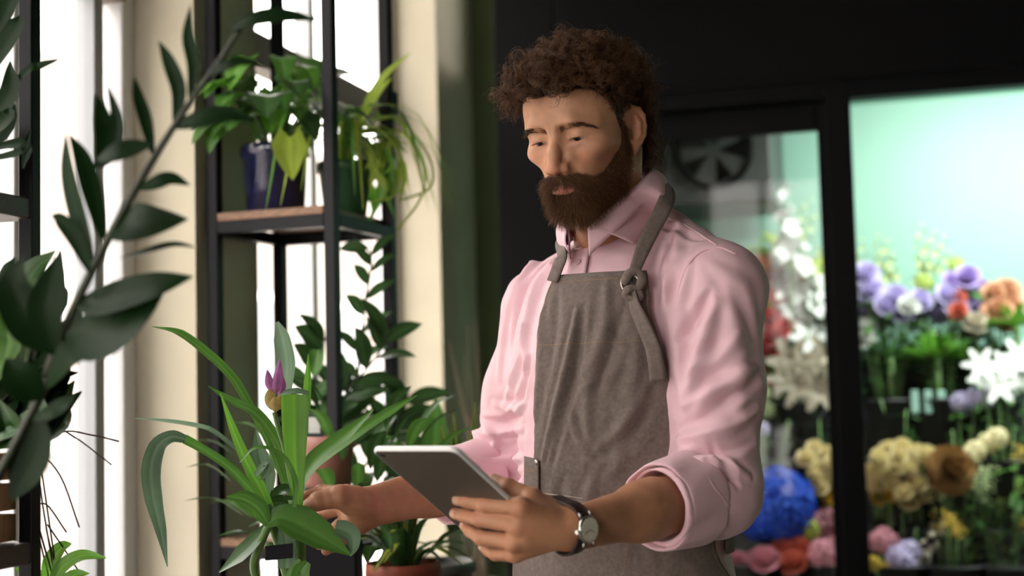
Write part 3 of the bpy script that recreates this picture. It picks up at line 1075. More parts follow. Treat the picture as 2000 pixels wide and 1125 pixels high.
def person_brows(parent):
    rng = np.random.default_rng(3)
    for sgn in (1, -1):
        n = 330
        t = rng.uniform(0, 1, n)
        cx = np.interp(t, [0, .35, .7, 1], [0.011, 0.026, 0.043, 0.056])
        cz = np.interp(t, [0, .35, .7, 1], [0.0315, 0.0365, 0.0370, 0.028])
        wd = np.interp(t, [0, .2, .6, 1], [0.0036, 0.0048, 0.0036, 0.0012])
        r = np.stack([cx * sgn, np.full(n, 0.12), cz + rng.uniform(-1, 1, n) * wd], 1)
        for _ in range(30):
            Pw = (HC + r @ HM.T).astype(np.float32)
            r[:, 1] -= 0.7 * f_head(Pw)
        r[:, 1] -= 0.0004
        D = np.stack([sgn * (0.45 + 0.6 * t), 0.45 - 0.35 * t, 0.75 - 1.1 * t], 1) + rng.normal(size=(n, 3)) * 0.15
        col = np.array([0.045, 0.024, 0.014]) * rng.uniform(0.5, 1.6, n)[:, None]
        face_strands('eyebrow', r, D, rng.uniform(0.006, 0.0105, n), np.full(n, 0.0004), 0.00018, col, rng, S=5, droop=0.1, parent=parent)
        # lashes along the upper lid edge
        n = 46
        u = np.linspace(-1, 1, n)
        a = math.radians(-24 + 15)
        ex = EYE_C[0] + 0.0115 * u
        rr = 0.0138
        zz = EYE_C[2] + rr * math.sin(a) - 0.0035 * u ** 2
        yy = EYE_C[1] + np.sqrt(np.maximum(rr ** 2 - (0.0115 * u) ** 2 - (zz - EYE_C[2]) ** 2, 1e-6))
        r = np.stack([ex * sgn, yy, zz], 1)
        D = np.stack([sgn * (0.25 * u + 0.15), np.full(n, 0.8), np.full(n, -0.35)], 1) + rng.normal(size=(n, 3)) * 0.1
        face_strands('eyelash', r, D, np.full(n, 0.0065), np.full(n, 0.0002), 0.00016, np.tile([0.02, 0.012, 0.008], (n, 1)), rng, S=5, droop=-0.35, parent=parent)


def person_eyes(parent):
    M = mat('eye', (0.8, 0.8, 0.8), rough=0.08, spec=0.6, attr='col')
    for sgn in (1, -1):
        nu, nv = 40, 40
        g = nrm((0.0 * sgn, math.cos(math.radians(-26)), math.sin(math.radians(-26))))
        th = np.linspace(0, math.pi, nv); fi = np.linspace(0, 2 * math.pi, nu, endpoint=False)
        e1 = nrm(np.cross(g, (1, 0, 0))); e2 = np.cross(g, e1)
        r = 0.01215 + 0.0007 * np.exp(-(th / 0.42) ** 4)
        V = (np.cos(th)[:, None, None] * g + np.sin(th)[:, None, None] * (np.cos(fi)[None, :, None] * e1 + np.sin(fi)[None, :, None] * e2)) * r[:, None, None]
        V = V.reshape(-1, 3) + np.array([EYE_C[0] * sgn, EYE_C[1], EYE_C[2]])
        F = np.array([(i * nu + k, i * nu + (k + 1) % nu, (i + 1) * nu + (k + 1) % nu, (i + 1) * nu + k) for i in range(nv - 1) for k in range(nu)])
        thv = np.repeat(th, nu)
        C = np.where((thv < 0.20)[:, None], [[0.004, 0.004, 0.004]], np.where((thv < 0.52)[:, None], [[0.06, 0.035, 0.02]], [[0.60, 0.52, 0.47]]))
        me = np_mesh('eye', (HC + HS * (V @ HM.T)), F)
        set_colors(me, C)
        link('eye', me, M, parent)
# ================================================================== SHIRT, APRON
def f_torso(P):
    q = to_body(P)
    d = s_ell(q, (0, -0.005, 1.27), (0.178, 0.128, 0.235))
    d = smin(d, s_ell(q, (0, 0.022, 1.32), (0.150, 0.116, 0.15)), 0.05)
    d = smin(d, s_ell(q, (0, 0.002, 1.40), (0.125, 0.098, 0.105)), 0.04)
    d = smin(d, s_ell(q, (0, 0.012, 1.06), (0.166, 0.132, 0.26)), 0.06)
    d = smin(d, s_ell(q, (0, 0.0, 0.93), (0.178, 0.138, 0.17)), 0.06)
    return d


CX = B(0.010, -0.014, 1.547)
CUF_L = ELB_L + (WRI_L - ELB_L) * 0.43
CUF_R = ELB_R + (WRI_R - ELB_R) * 0.44


def f_shirt_base(P):
    q = to_body(P)
    d = f_torso(P)
    for s, sh, el, cu in ((1, SHO_R, ELB_R, CUF_R), (-1, SHO_L, ELB_L, CUF_L)):
        d = smin(d, s_cone(q, (0.052 * s + 0.004, -0.066, 1.512), to_body(sh[None].astype(np.float32))[0] + np.array([0, -0.008, 0.006]), 0.046, 0.056), 0.05)
        mid = 0.5 * (sh + el)
        w = 1.0 if s < 0 else 0.93
        arm = smin(s_cone(P, sh, mid, 0.066 * w, 0.064 * w), s_cone(P, mid, el, 0.064 * w, 0.058 * w), 0.03)
        d = smin(d, arm, 0.045 if s > 0 else 0.035)
        fo = s_cone(P, el, cu, 0.060, 0.053)
        d = smin(d, fo, 0.03)
    return d


def f_shirt(P):
    d = f_shirt_base(P)
    # neck opening
    nk = s_cone(P, CX - 0.030 * BM[:, 2], CX + 0.08 * BM[:, 2], 0.056, 0.062)
    nk = np.minimum(nk, s_cone(P, B(0.008, 0.035, 1.515), B(0.012, 0.08, 1.58), 0.027, 0.04))
    d = smax(d, -nk, 0.006)
    # sleeve ends: cut flat, hollow
    for el, cu, wr in ((ELB_R, CUF_R, WRI_R), (ELB_L, CUF_L, WRI_L)):
        a = nrm(wr - el)
        pl = (P - cu.astype(np.float32)) @ a.astype(np.float32)
        near = s_sph(P, cu, 0.11)
        d = np.where(near < 0, np.maximum(d, pl), d)
        d = smax(d, -s_cone(P, el + 0.35 * (cu - el), cu + 0.03 * a, 0.040, 0.049), 0.004)
    return d


def poly_dist(V, pts):
    """distance to a polyline and the running parameter"""
    best = np.full(len(V), 9.0, np.float32); tt = np.zeros(len(V), np.float32)
    L = [np.linalg.norm(pts[i + 1] - pts[i]) for i in range(len(pts) - 1)]
    tot = sum(L); acc = 0
    for i in range(len(pts) - 1):
        a = pts[i].astype(np.float32); ba = (pts[i + 1] - pts[i]).astype(np.float32)
        h = np.clip(((V - a) @ ba) / (ba @ ba), 0, 1)
        e = np.linalg.norm(V - a - h[:, None] * ba, axis=1)
        m = e < best
        best = np.where(m, e, best); tt = np.where(m, (acc + h * L[i]) / tot, tt)
        acc += L[i]
    return best, tt


def hits(f, pix, n=5, offset=0.0):
    """lay a smooth pixel polyline on a surface"""
    pp = smooth_poly([np.array(p, float) for p in pix], n)
    return [hit(f, p[0], p[1], offset=offset) for p in pp]


def smooth_poly(pp, n=6):
    pp = [np.asarray(p, float) for p in pp]
    if len(pp) < 3:
        return pp
    out = []
    ext = [2 * pp[0] - pp[1]] + pp + [2 * pp[-1] - pp[-2]]
    for i in range(1, len(ext) - 2):
        for k in range(n):
            t = k / n
            a, b, c, d = ext[i - 1], ext[i], ext[i + 1], ext[i + 2]
            out.append(0.5 * (2 * b + (c - a) * t + (2 * a - 5 * b + 4 * c - d) * t * t + (3 * b - a - 3 * c + d) * t ** 3))
    out.append(pp[-1])
    return out


def apply_folds(V, N, folds, f):
    """folds: (pixel polyline, height, width): cloth ridges (+) or valleys (-) laid over the garment"""
    disp = np.zeros(len(V), np.float32)
    for pix, hgt, wid in folds:
        pts = hits(f, pix, 3)
        lo = np.min(pts, 0) - 4 * wid; hi = np.max(pts, 0) + 4 * wid
        m = np.where(((V > lo) & (V < hi)).all(1))[0]
        if len(m) == 0:
            continue
        d, t = poly_dist(V[m], pts)
        w = 0.85 * wid * (0.55 + 0.45 * np.sin(np.pi * np.clip(t, 0.02, 0.98)))
        prof = np.exp(-(d / w) ** 2) - 0.38 * np.exp(-((d - 1.9 * w) / (0.9 * w)) ** 2)
        disp[m] += 1.35 * hgt * prof * np.sin(np.pi * np.clip(0.06 + 0.88 * t, 0, 1)) ** 0.7
    return V + N * disp[:, None]


def wave_noise(P, seed, freq, n=10):
    rng = np.random.default_rng(seed)
    o = np.zeros(len(P))
    for _ in range(n):
        k = rng.normal(size=3) * freq
        o += np.sin(P @ k + rng.uniform(0, 6.28))
    return o / math.sqrt(n)


SHIRT_FOLDS = [
    # his left sleeve (watch arm): armhole pull, long diagonals, bunching over the elbow
    ([(1345, 520), (1325, 600), (1322, 700), (1330, 790)], 0.006, 0.012),
    ([(1400, 590), (1375, 660), (1350, 730), (1335, 800)], 0.007, 0.014),
    ([(1420, 560), (1440, 680), (1445, 800)], 0.005, 0.020),
    ([(1330, 660), (1360, 620), (1385, 570)], -0.006, 0.010),
    ([(1340, 795), (1390, 760), (1450, 730), (1480, 715)], 0.006, 0.011),
    ([(1335, 830), (1380, 810), (1440, 770), (1482, 745)], -0.006, 0.010),
    ([(1328, 858), (1370, 850), (1430, 830), (1480, 800)], 0.008, 0.011),
    ([(1330, 885), (1370, 882), (1420, 880), (1470, 862)], -0.006, 0.009),
    ([(1318, 905), (1360, 900), (1410, 908), (1462, 930)], 0.007, 0.010),
    ([(1390, 870), (1410, 905), (1440, 950)], -0.005, 0.008),
    ([(1370, 905), (1385, 945), (1420, 985)], 0.005, 0.009),
    ([(1345, 730), (1400, 700), (1440, 655)], 0.005, 0.012),
    ([(1395, 520), (1450, 560), (1478, 640)], 0.003, 0.014),
    # yoke and chest beside the apron
    ([(1300, 470), (1300, 540), (1305, 640), (1310, 720)], 0.005, 0.010),
    ([(1285, 440), (1320, 450), (1370, 470)], -0.003, 0.008),
    ([(1325, 430), (1318, 500), (1300, 590)], 0.005, 0.012),
    # his right shoulder and sleeve
    ([(1090, 505), (1050, 560), (1030, 640), (1025, 720)], 0.008, 0.012),
    ([(1075, 510), (1030, 560), (1008, 640), (1000, 730)], -0.006, 0.009),
    ([(1055, 500), (1010, 560), (985, 650), (975, 740)], 0.007, 0.013),
    ([(1030, 640), (1010, 720), (985, 790)], 0.006, 0.011),
    ([(1035, 700), (1020, 770), (1000, 810)], -0.006, 0.009),
    ([(965, 790), (1000, 800), (1025, 790)], 0.006, 0.010),
    ([(940, 820), (980, 825), (1020, 812)], -0.006, 0.008),
    ([(915, 845), (960, 850), (1020, 838)], 0.008, 0.010),
    ([(905, 868), (945, 878), (1005, 868)], -0.006, 0.008),
    ([(910, 885), (955, 900), (1020, 895)], 0.008, 0.010),
    ([(940, 905), (975, 925), (1020, 930)], -0.006, 0.008),
    ([(950, 920), (985, 945), (1020, 950)], 0.006, 0.008),
    ([(945, 830), (965, 860), (960, 890)], 0.005, 0.008),
]

APRON_FOLDS = [
    ([(1128, 600), (1110, 700), (1085, 800), (1060, 900)], 0.0050, 0.007),
    ([(1142, 600), (1128, 700), (1105, 800), (1080, 905)], -0.0045, 0.008),
    ([(1185, 560), (1180, 640), (1150, 730), (1145, 800), (1150, 870)], 0.0040, 0.012),
    ([(1220, 600), (1190, 700), (1165, 760)], -0.0035, 0.010),
    ([(1245, 640), (1240, 740), (1215, 840), (1200, 930)], 0.0035, 0.014),
    ([(1280, 720), (1240, 800), (1200, 850), (1160, 880)], 0.0030, 0.009),
    ([(1290, 780), (1255, 820), (1200, 870), (1150, 905)], -0.0030, 0.008),
    ([(1160, 900), (1130, 860), (1115, 800)], 0.0025, 0.007),
    ([(1060, 600), (1055, 700), (1045, 820)], 0.0030, 0.010),
    ([(1090, 560), (1085, 640), (1075, 720)], -0.0025, 0.009),
    ([(1270, 860), (1220, 900), (1180, 935)], 0.0025, 0.008),
    ([(1160, 930), (1145, 1000), (1150, 1080)], 0.0030, 0.012),
    ([(1100, 930), (1085, 1000), (1070, 1090)], -0.0030, 0.012),
    ([(1260, 930), (1270, 1010), (1275, 1100)], 0.0030, 0.014),
    ([(1130, 640), (1180, 650), (1230, 690)], 0.0015, 0.006),
    ([(1120, 780), (1170, 740), (1230, 720)], 0.0018, 0.006),
]


def f_front(P):
    """what the apron lies on: the shirt front without its sleeves, slightly pulled flat"""
    q = to_body(P)
    d = f_torso(P)
    d = smin(d, s_ell(q, (0, 0.030, 1.22), (0.130, 0.118, 0.26)), 0.05)
    return d


def sheet(name, G, thick, m, parent, smooth=True):
    """grid of points (a,b,3) -> closed thin cloth"""
    G = np.asarray(G, float); a, b = G.shape[:2]
    du = np.gradient(G, axis=1); dv = np.gradient(G, axis=0)
    N = np.cross(du, dv); N /= np.linalg.norm(N, axis=-1, keepdims=True) + 1e-12
    V = np.concatenate([(G + N * thick / 2).reshape(-1, 3), (G - N * thick / 2).reshape(-1, 3)])
    idx = np.arange(a * b).reshape(a, b); n = a * b
    Q = np.stack([idx[:-1, :-1], idx[:-1, 1:], idx[1:, 1:], idx[1:, :-1]], -1).reshape(-1, 4)
    rim = np.concatenate([idx[0, :], idx[1:, -1], idx[-1, -2::-1], idx[-2:0:-1, 0]])
    r2 = np.roll(rim, -1)
    E = np.stack([rim, rim + n, r2 + n, r2], -1)
    me = np_mesh(name, V, [Q, (Q + n)[:, ::-1], E], smooth)
    if a * b * 2 == len(me.vertices):
        uv = np.stack(np.meshgrid(np.linspace(0, 1, b), np.linspace(0, 1, a)), -1).reshape(-1, 2)
        set_colors(me, np.concatenate([np.tile(uv, (2, 1)), np.zeros((2 * n, 1))], 1), 'sheet_uv')
    return link(name, me, m, parent)


def stitch(name, pts, parent, m, dash=0.0026, gap=0.0014, r=0.00032, lift=None):
    """one row of thread dashes along a polyline"""
    pts = [np.asarray(p, float) for p in pts]
    L = np.concatenate([[0], np.cumsum([np.linalg.norm(pts[i + 1] - pts[i]) for i in range(len(pts) - 1)])])
    arr = np.array(pts)

    def pos(t):
        return np.array([np.interp(t, L, arr[:, k]) for k in range(3)])
    mb = MB()
    t = 0.0
    while t + dash < L[-1]:
        mb.tube([pos(t), pos(t + dash)], r, n=4)
        t += dash + gap
    o = mb.build(name, m, parent)
    o['kind'] = 'stuff'
    return o


def ribbon(center, side, width, n_across=5):
    """grid around a centre polyline; side[i] = across direction"""
    C = np.array(center); S = np.array(side)
    u = np.linspace(-0.5, 0.5, n_across)
    return C[:, None] + S[:, None] * (u * 1.0)[None, :, None] * (np.asarray(width)[:, None, None] if np.ndim(width) else width)


def person_clothes(parent):
    M_shirt = mat('pink_poplin', (0.80, 0.52, 0.585), rough=0.62, spec=0.25, sheen=0.15, noise=0.03, nscale=8, bump=0.10, bscale=1400)
    M_apron = mat('taupe_canvas', (0.185, 0.145, 0.130), rough=0.85, spec=0.15, noise=0.16, nscale=180, bump=0.55, bscale=1100, color2=None, sheen=0.1)
    M_thread = mat('ochre_thread', (0.45, 0.26, 0.10), rough=0.7)
    M_pthread = mat('pale_thread', (0.62, 0.52, 0.45), rough=0.7)
    M_metal = mat('rivet_metal', (0.55, 0.50, 0.46), rough=0.3, metal=1.0)
    M_button = mat('pink_button', (0.80, 0.52, 0.58), rough=0.25, spec=0.6)
    # ---- shirt
    V, F = mesh_sdf(f_shirt, np.array([-0.22, 1.70, 0.84]), np.array([0.56, 2.55, 1.62]), 0.0032)
    N = grad(f_shirt, V, 0.004)
    V0 = V.copy()
    V = apply_folds(V, N, SHIRT_FOLDS, f_shirt_base)
    V = V + N * (0.0014 * wave_noise(V0, 5, 34.0) + 0.0006 * wave_noise(V0, 9, 90.0))[:, None]
    me = np_mesh('shirt', V, F)
    shirt = link('shirt', me, M_shirt, parent)
    shirt['label'] = 'pale pink button shirt with rolled sleeves'
    # rolled cuffs
    for el, cu, wr, wide in ((ELB_L, CUF_L, WRI_L, WIDE_L), (ELB_R, CUF_R, WRI_R, WIDE_R)):
        a = nrm(wr - el)
        e1 = nrm(wide - a * wide.dot(a)); e2 = np.cross(a, e1)
        nseg = 64
        prof = [(0.0490, -0.030), (0.0515, -0.004), (0.0530, 0.0025), (0.0550, 0.0038), (0.0570, 0.0025), (0.0580, -0.004), (0.0600, -0.022), (0.0620, -0.045), (0.0640, -0.066), (0.0630, -0.069), (0.0590, -0.066)]
        G = []
        for i, (r, h) in enumerate(prof):
            row = []
            for k in range(nseg + 1):
                an = 2 * math.pi * k / nseg
                w = 1 + 0.035 * math.sin(2 * an + 0.6) + 0.02 * math.sin(5 * an + h * 30) + 0.012 * math.sin(9 * an + 1.0 + h * 60)
                flare = 0.010 * math.cos(an - 2.4) * (1 if h < 0.01 else 1)
                row.append(cu + a * (h + flare) + r * w * (math.cos(an) * e1 + math.sin(an) * e2))
            G.append(row)
        mb = MB().grid(G)
        c = mb.build('cuff', M_shirt, shirt, smooth=True, subsurf=1)
    # ---- collar: stand and two leaves
    fx, fy, fz = BM[:, 0], BM[:, 1], BM[:, 2]

    def ringp(t, r, dz, lean=0.0):
        """t: 0 front .. pi back (sign: his right +)"""
        x = r * 0.98 * math.sin(t)
        y = r * 1.06 * math.cos(t)
        back = (1 - math.cos(t)) / 2
        z = -0.055 + 0.085 * back + dz
        return CX + fx * x + fy * (y + 0.010) + fz * z
    def dep(px, py, off):
        h = hit(f_shirt_base, px, py)
        return at(px, py, (h - CAM_C).dot(CF) - off)
    fold = [at(1146, 447, 2.082), at(1175, 420, 2.084), at(1210, 390, 2.092), at(1245, 360, 2.112), at(1271, 337, 2.145), at(1270, 328, 2.195), at(1238, 330, 2.245), at(1195, 345, 2.268), at(1150, 370, 2.250),
            at(1118, 400, 2.205), at(1104, 428, 2.155), at(1108, 453, 2.105)]
    edge = [dep(1238, 476, 0.007), dep(1262, 449, 0.007), dep(1283, 418, 0.008), at(1298, 393, 2.112), at(1303, 374, 2.155), at(1300, 362, 2.215), at(1260, 362, 2.280), at(1200, 380, 2.305), at(1140, 410, 2.290),
            at(1098, 440, 2.235), at(1089, 470, 2.170), at(1112, 497, 2.095)]
    nF = 61
    Ff = np.array(smooth_poly(fold, 8)); Ee = np.array(smooth_poly(edge, 8))
    ctr = np.mean(Ff, 0)
    G = []
    for v in np.linspace(0, 1, 9):
        bul = (Ff + Ee) / 2 - ctr; bul[:, 2] = 0; bul /= np.linalg.norm(bul, axis=1, keepdims=True) + 1e-9
        G.append(Ff * (1 - v) + Ee * v + bul * 0.006 * math.sin(math.pi * v) + np.array([0, 0, 0.003]) * math.sin(math.pi * v))
    G = np.array(G)
    mid = G.shape[1] // 2
    sheet('collar_leaf', G[:, :mid + 1], 0.0022, M_shirt, shirt)
    sheet('collar_leaf', G[:, mid:], 0.0022, M_shirt, shirt)
    inn = ctr - Ff; inn[:, 2] = 0; inn /= np.linalg.norm(inn, axis=1, keepdims=True)
    G = np.array([Ff + inn * (0.003 + 0.002 * v) - np.array([0, 0, 0.040]) * v for v in np.linspace(0, 1, 5)])
    sheet('collar_stand', G, 0.0022, M_shirt, shirt)
    # ---- placket with buttons
    rows = []
    cpx = [(1136, 490), (1133, 510), (1130, 530), (1127, 555), (1124, 580)]
    cl = hits(f_shirt_base, cpx, 5)
    Nn = grad(f_torso, np.array(cl, np.float32), 0.004)
    T = np.gradient(np.array(cl), axis=0); T /= np.linalg.norm(T, axis=1, keepdims=True)
    S = np.cross(T, Nn); S /= np.linalg.norm(S, axis=1, keepdims=True)
    G = ribbon(np.array(cl) + Nn * 0.004, S, 0.032, 7)
    sheet('placket', G, 0.003, M_shirt, shirt)
    for p in ((1137, 490), (1132, 518)):
        c = hit(f_shirt_base, *p); nn = grad(f_shirt_base, c[None].astype(np.float32), 0.004)[0]
        e1 = nrm(np.cross(nn, (0, 0, 1))); e2 = np.cross(nn, e1)
        mb = MB()
        mb.lathe([(0.0001, 0), (0.0052, 0), (0.0056, 0.001), (0.0050, 0.002), (0.0036, 0.0014), (0.0001, 0.0014)], n=18, cap=(False, False))
        mb.v = [tuple(c + nn * (0.0065 + z) + e1 * x + e2 * y) for x, y, z in mb.v]
        mb.build('button', M_button, shirt, smooth=True)
    # seams: armhole and yoke
    for pix in ([(1436, 496), (1400, 484), (1360, 500), (1332, 545), (1318, 610), (1316, 690)], [(1300, 425), (1340, 442), (1400, 480)]):
        pts = hits(f_shirt_base, pix, 6)
        nn = grad(f_shirt_base, np.array(pts, np.float32), 0.004)
        MB().tube([p + n * 0.0010 for p, n in zip(pts, nn)], 0.0016, n=6).build('seam', M_shirt, shirt, smooth=True)

    # ---- apron
    apron = empty('apron', B(0, 0.1, 0.9)); apron.parent = parent
    apron['label'] = 'taupe canvas bib apron'
    Bi = np.linalg.inv(BM)

    def edge_phi(pix):
        out = []
        for p in pix:
            h = hit(f_front, *p, offset=0.012)
            q = to_body(h[None].astype(np.float32))[0]
            out.append((q[2], math.atan2(q[0], q[1])))
        return sorted(out)
    eL = edge_phi([(1266, 532), (1270, 600), (1296, 690), (1318, 780), (1326, 860), (1345, 900), (1380, 960), (1398, 1040), (1402, 1120)])      # his left edge
    eR = edge_phi([(1080, 535), (1062, 580), (1050, 640), (1044, 740), (1040, 840)])
    z_top = np.mean([eL[-1][0], eR[-1][0]])
    nz, nu = 150, 110
    zs = np.linspace(z_top, 0.60, nz)
    G = np.zeros((nz, nu, 3)); 
    pl = np.interp(zs, [e[0] for e in eL], [e[1] for e in eL])
    pr = np.interp(zs, [e[0] for e in eR], [e[1] for e in eR])
    pr = pr + sstep(1.20, 1.06, zs) * 0.55
    pl = pl - sstep(1.06, 0.98, zs) * 0.25
    for i, z in enumerate(zs):
        ph = np.linspace(pr[i], pl[i], nu)
        r = np.full(nu, 0.30)
        zz = z + 0.0 * ph
        for _ in range(40):
            q = np.stack([r * np.sin(ph), r * np.cos(ph), np.maximum(zz, 0.93)], 1)
            P = (BO + q @ BM.T).astype(np.float32)
            r -= 0.8 * (f_front(P) - 0.0085)
        q = np.stack([r * np.sin(ph), r * np.cos(ph), zz], 1)
        G[i] = BO + q @ BM.T
    # hang straight below the belly
    flat = G.reshape(-1, 3).astype(np.float32)
    fold_f = lambda P: f_front(P) - 0.0085
    Nn = grad(f_front, flat, 0.004)
    flat = apply_folds(flat, Nn, APRON_FOLDS, fold_f)
    flat = flat + Nn * (0.0009 * wave_noise(flat, 21, 45) + 0.0005 * wave_noise(flat, 22, 120))[:, None]
    G = flat.reshape(nz, nu, 3)
    sheet('apron_bib', G, 0.0016, M_apron, apron)
    NG = Nn.reshape(nz, nu, 3)

    def on(i, j, lift=0.0012):
        return G[i, j] + NG[i, j] * lift
    # stitched hems: top edge, row under it, side edges
    stitch('stitching', [on(2, j) for j in range(2, nu - 2)], apron, M_thread)
    stitch('stitching', [on(18, j) for j in range(2, nu - 2)], apron, M_thread)
    stitch('stitching', [on(i, nu - 3) for i in range(2, nz - 60)], apron, M_thread)
    stitch('stitching', [on(i, nu - 6) for i in range(2, 20)], apron, M_thread)
    stitch('stitching', [on(i, 2) for i in range(2, 20)], apron, M_thread)
    # hip seam (pale line) between belly and lower half, pocket with rivets
    fa = lambda P: f_front(P) - 0.0105

    def on_pix(pix, n=6):
        return hits(fa, pix, n)
    stitch('stitching', on_pix([(1024, 952), (1050, 962), (1100, 968), (1180, 980), (1240, 990)]), apron, M_pthread, dash=0.004, gap=0.0006, r=0.0005)
    stitch('stitching', on_pix([(1226, 1062), (1222, 1090), (1216, 1122)]), apron, M_thread)
    pk = [on_pix([(1026, y), (1040, y + 3), (1054, y + 8 - (y - 890) * 0.08)], 4) for y in (891, 905, 925, 945, 958)]
    nnp = [[p + grad(f_front, p[None].astype(np.float32), 0.004)[0] * 0.0015 for p in row] for row in pk]
    pocket = sheet('pocket', nnp, 0.0018, M_apron, apron)
    for y in (914, 918):
        stitch('stitching', [p + BF_ * 0.003 for p in on_pix([(1027, y), (1040, y + 2), (1051, y + 6)], 4)], pocket, M_thread)
    for p in ((1051, 902), (1050, 964)):
        c = hit(fa, *p); nn = grad(f_front, c[None].astype(np.float32), 0.004)[0]
        e1 = nrm(np.cross(nn, (0, 0, 1))); e2 = np.cross(nn, e1)
        mb = MB().lathe([(0.0038, 0), (0.0040, 0.001), (0.0032, 0.0022), (0.0014, 0.0028), (0.0001, 0.0028)], n=14, cap=(True, False))
        mb.v = [tuple(c + nn * (0.0026 + z) + e1 * x + e2 * y) for x, y, z in mb.v]
        mb.build('rivet', M_metal, apron, smooth=True)
    # ---- neck strap: from the knot up over the collar, round the neck, down to the right corner
    fsol = lambda P: f_shirt_base(P)
    knot = hit(f_front, 1236, 548, offset=0.014)
    dk = (knot - CAM_C).dot(CF)
    P0 = [knot + BF_ * 0.004] + [at(x, y, dk + (2.105 - dk) * t) for x, y, t in ((1248, 506, 0.18), (1262, 472, 0.42), (1280, 436, 0.70), (1297, 402, 0.93))] + [at(1303, 381, 2.125), at(1296, 361, 2.15), at(1276, 348, 2.20)]
    P0 += [B(0.012, -0.104, 1.615), B(0.070, -0.080, 1.606), B(0.088, -0.035, 1.560)]
    ke = hit(f_front, 1080, 550, offset=0.012); de = (ke - CAM_C).dot(CF)
    P0 += [B(0.092, 0.020, 1.525), at(1099, 494, de + 0.016), at(1091, 522, de + 0.004), ke]
    C = np.array(smooth_poly(P0, 6))
    T = np.gradient(C, axis=0); T /= np.linalg.norm(T, axis=1, keepdims=True)
    axis = np.array([CX[0], CX[1], 0])
    rad = (C - CX) * np.array([1, 1, 0.25]); rad /= np.linalg.norm(rad, axis=1, keepdims=True)
    Nn = rad * 0.7 + grad(f_shirt_base, C.astype(np.float32), 0.01) * 0.5 - 0.15 * CF
    Nn /= np.linalg.norm(Nn, axis=1, keepdims=True)
    S = np.cross(T, Nn); S /= np.linalg.norm(S, axis=1, keepdims=True) + 1e-9
    strap = sheet('neck_strap', ribbon(C + Nn * 0.002, S, np.interp(np.linspace(0, 1, len(C)), [0, .12, .25, .7, 1], [.014, .022, .025, .022, .019]), 5), 0.0026, M_apron, apron)
    # knot, ring, hanging end
    e1, e2 = CR, CU
    loop = [knot + e1 * x + e2 * y - CF * zz for x, y, zz in ((-0.012, -0.004, 0.006), (-0.006, 0.010, 0.012), (0.006, 0.012, 0.014), (0.012, 0.002, 0.012), (0.006, -0.010, 0.014), (-0.006, -0.012, 0.016), (-0.010, -0.020, 0.012), (0.000, -0.026, 0.016), (0.008, -0.022, 0.014), (0.004, -0.014, 0.010))]
    MB().tube(smooth_poly(loop, 5), [0.0062 + 0.0012 * math.sin(i * 0.5) for i in range(len(smooth_poly(loop, 5)))], n=10).build('knot', M_apron, apron, smooth=True)
    ring = [knot + e1 * (-0.004 + 0.0125 * math.cos(t)) + e2 * (-0.004 + 0.0125 * math.sin(t)) - CF * (0.004 + 0.004 * math.cos(t)) for t in np.linspace(0, 2 * math.pi, 28)]
    MB().tube(ring, 0.0020, n=8, cap=False).build('ring', M_metal, apron, smooth=True)
    tail_px = [(1234, 566), (1240, 600), (1258, 640), (1274, 680), (1281, 715), (1284, 742)]
    C = np.array(smooth_poly([hit(f_front, *p, offset=0.016) for p in tail_px], 6))
    T = np.gradient(C, axis=0); T /= np.linalg.norm(T, axis=1, keepdims=True)
    Nn = grad(f_front, C.astype(np.float32), 0.01)
    tw = np.linspace(0.9, 0.1, len(C))[:, None]
    S = np.cross(T, Nn * np.cos(tw) + np.cross(T, Nn) * np.sin(tw)); S /= np.linalg.norm(S, axis=1, keepdims=True)
    width = np.interp(np.linspace(0, 1, len(C)), [0, .25, 1], [0.012, 0.020, 0.023])
    sheet('tie_end', ribbon(C + Nn * 0.003, S, width, 5), 0.0030, M_apron, apron)
    # waist ties
    C = [B(0.176 * math.sin(t), 0.140 * math.cos(t) + 0.006, 1.055) for t in np.linspace(math.radians(80), math.radians(262), 40)]
    sheet('waist_tie', ribbon(np.array(C), np.tile([0, 0, 1.0], (40, 1)), 0.028, 4), 0.003, M_apron, apron)
    # ---- trousers and shoes (below the frame)
    def f_tr(P):
        q = to_body(P)
        d = s_ell(q, (0, 0, 0.95), (0.165, 0.122, 0.14))
        for s in (1, -1):
            d = smin(d, s_cone(q, (0.09 * s, 0, 0.90), (0.10 * s, 0.01, 0.50), 0.088, 0.066), 0.03)
            d = smin(d, s_cone(q, (0.10 * s, 0.01, 0.50), (0.11 * s, -0.02, 0.10), 0.066, 0.055), 0.02)
        d = np.maximum(d, 0.085 - q[..., 2])
        return np.maximum(d, q[..., 2] - 1.03)
    V, F = mesh_sdf(f_tr, np.array([-0.25, 1.8, 0.05]), np.array([0.55, 2.55, 1.06]), 0.009)
    link('trousers', np_mesh('trousers', V, F), mat('dark_denim', (0.03, 0.035, 0.05), rough=0.8, noise=0.2, nscale=90), parent)
    M_shoe = mat('brown_leather', (0.06, 0.03, 0.018), rough=0.4)
    for s in (1, -1):
        def f_sh(P):
            q = to_body(P)
            d = s_cone(q, (0.11 * s, -0.03, 0.055), (0.13 * s, 0.15, 0.045), 0.048, 0.042)
            d = smin(d, s_cone(q, (0.11 * s, -0.03, 0.06), (0.11 * s, -0.025, 0.11), 0.046, 0.048), 0.03)
            d = smax(d, 0.0 - q[..., 2], 0.004)
            return np.maximum(d, q[..., 2] - 0.11)
        c = B(0.12 * s, 0.06, 0.06)
        V, F = mesh_sdf(f_sh, c - 0.17, c + 0.17, 0.006)
        link('shoe', np_mesh('shoe', V, F), M_shoe, parent)
    return shirt
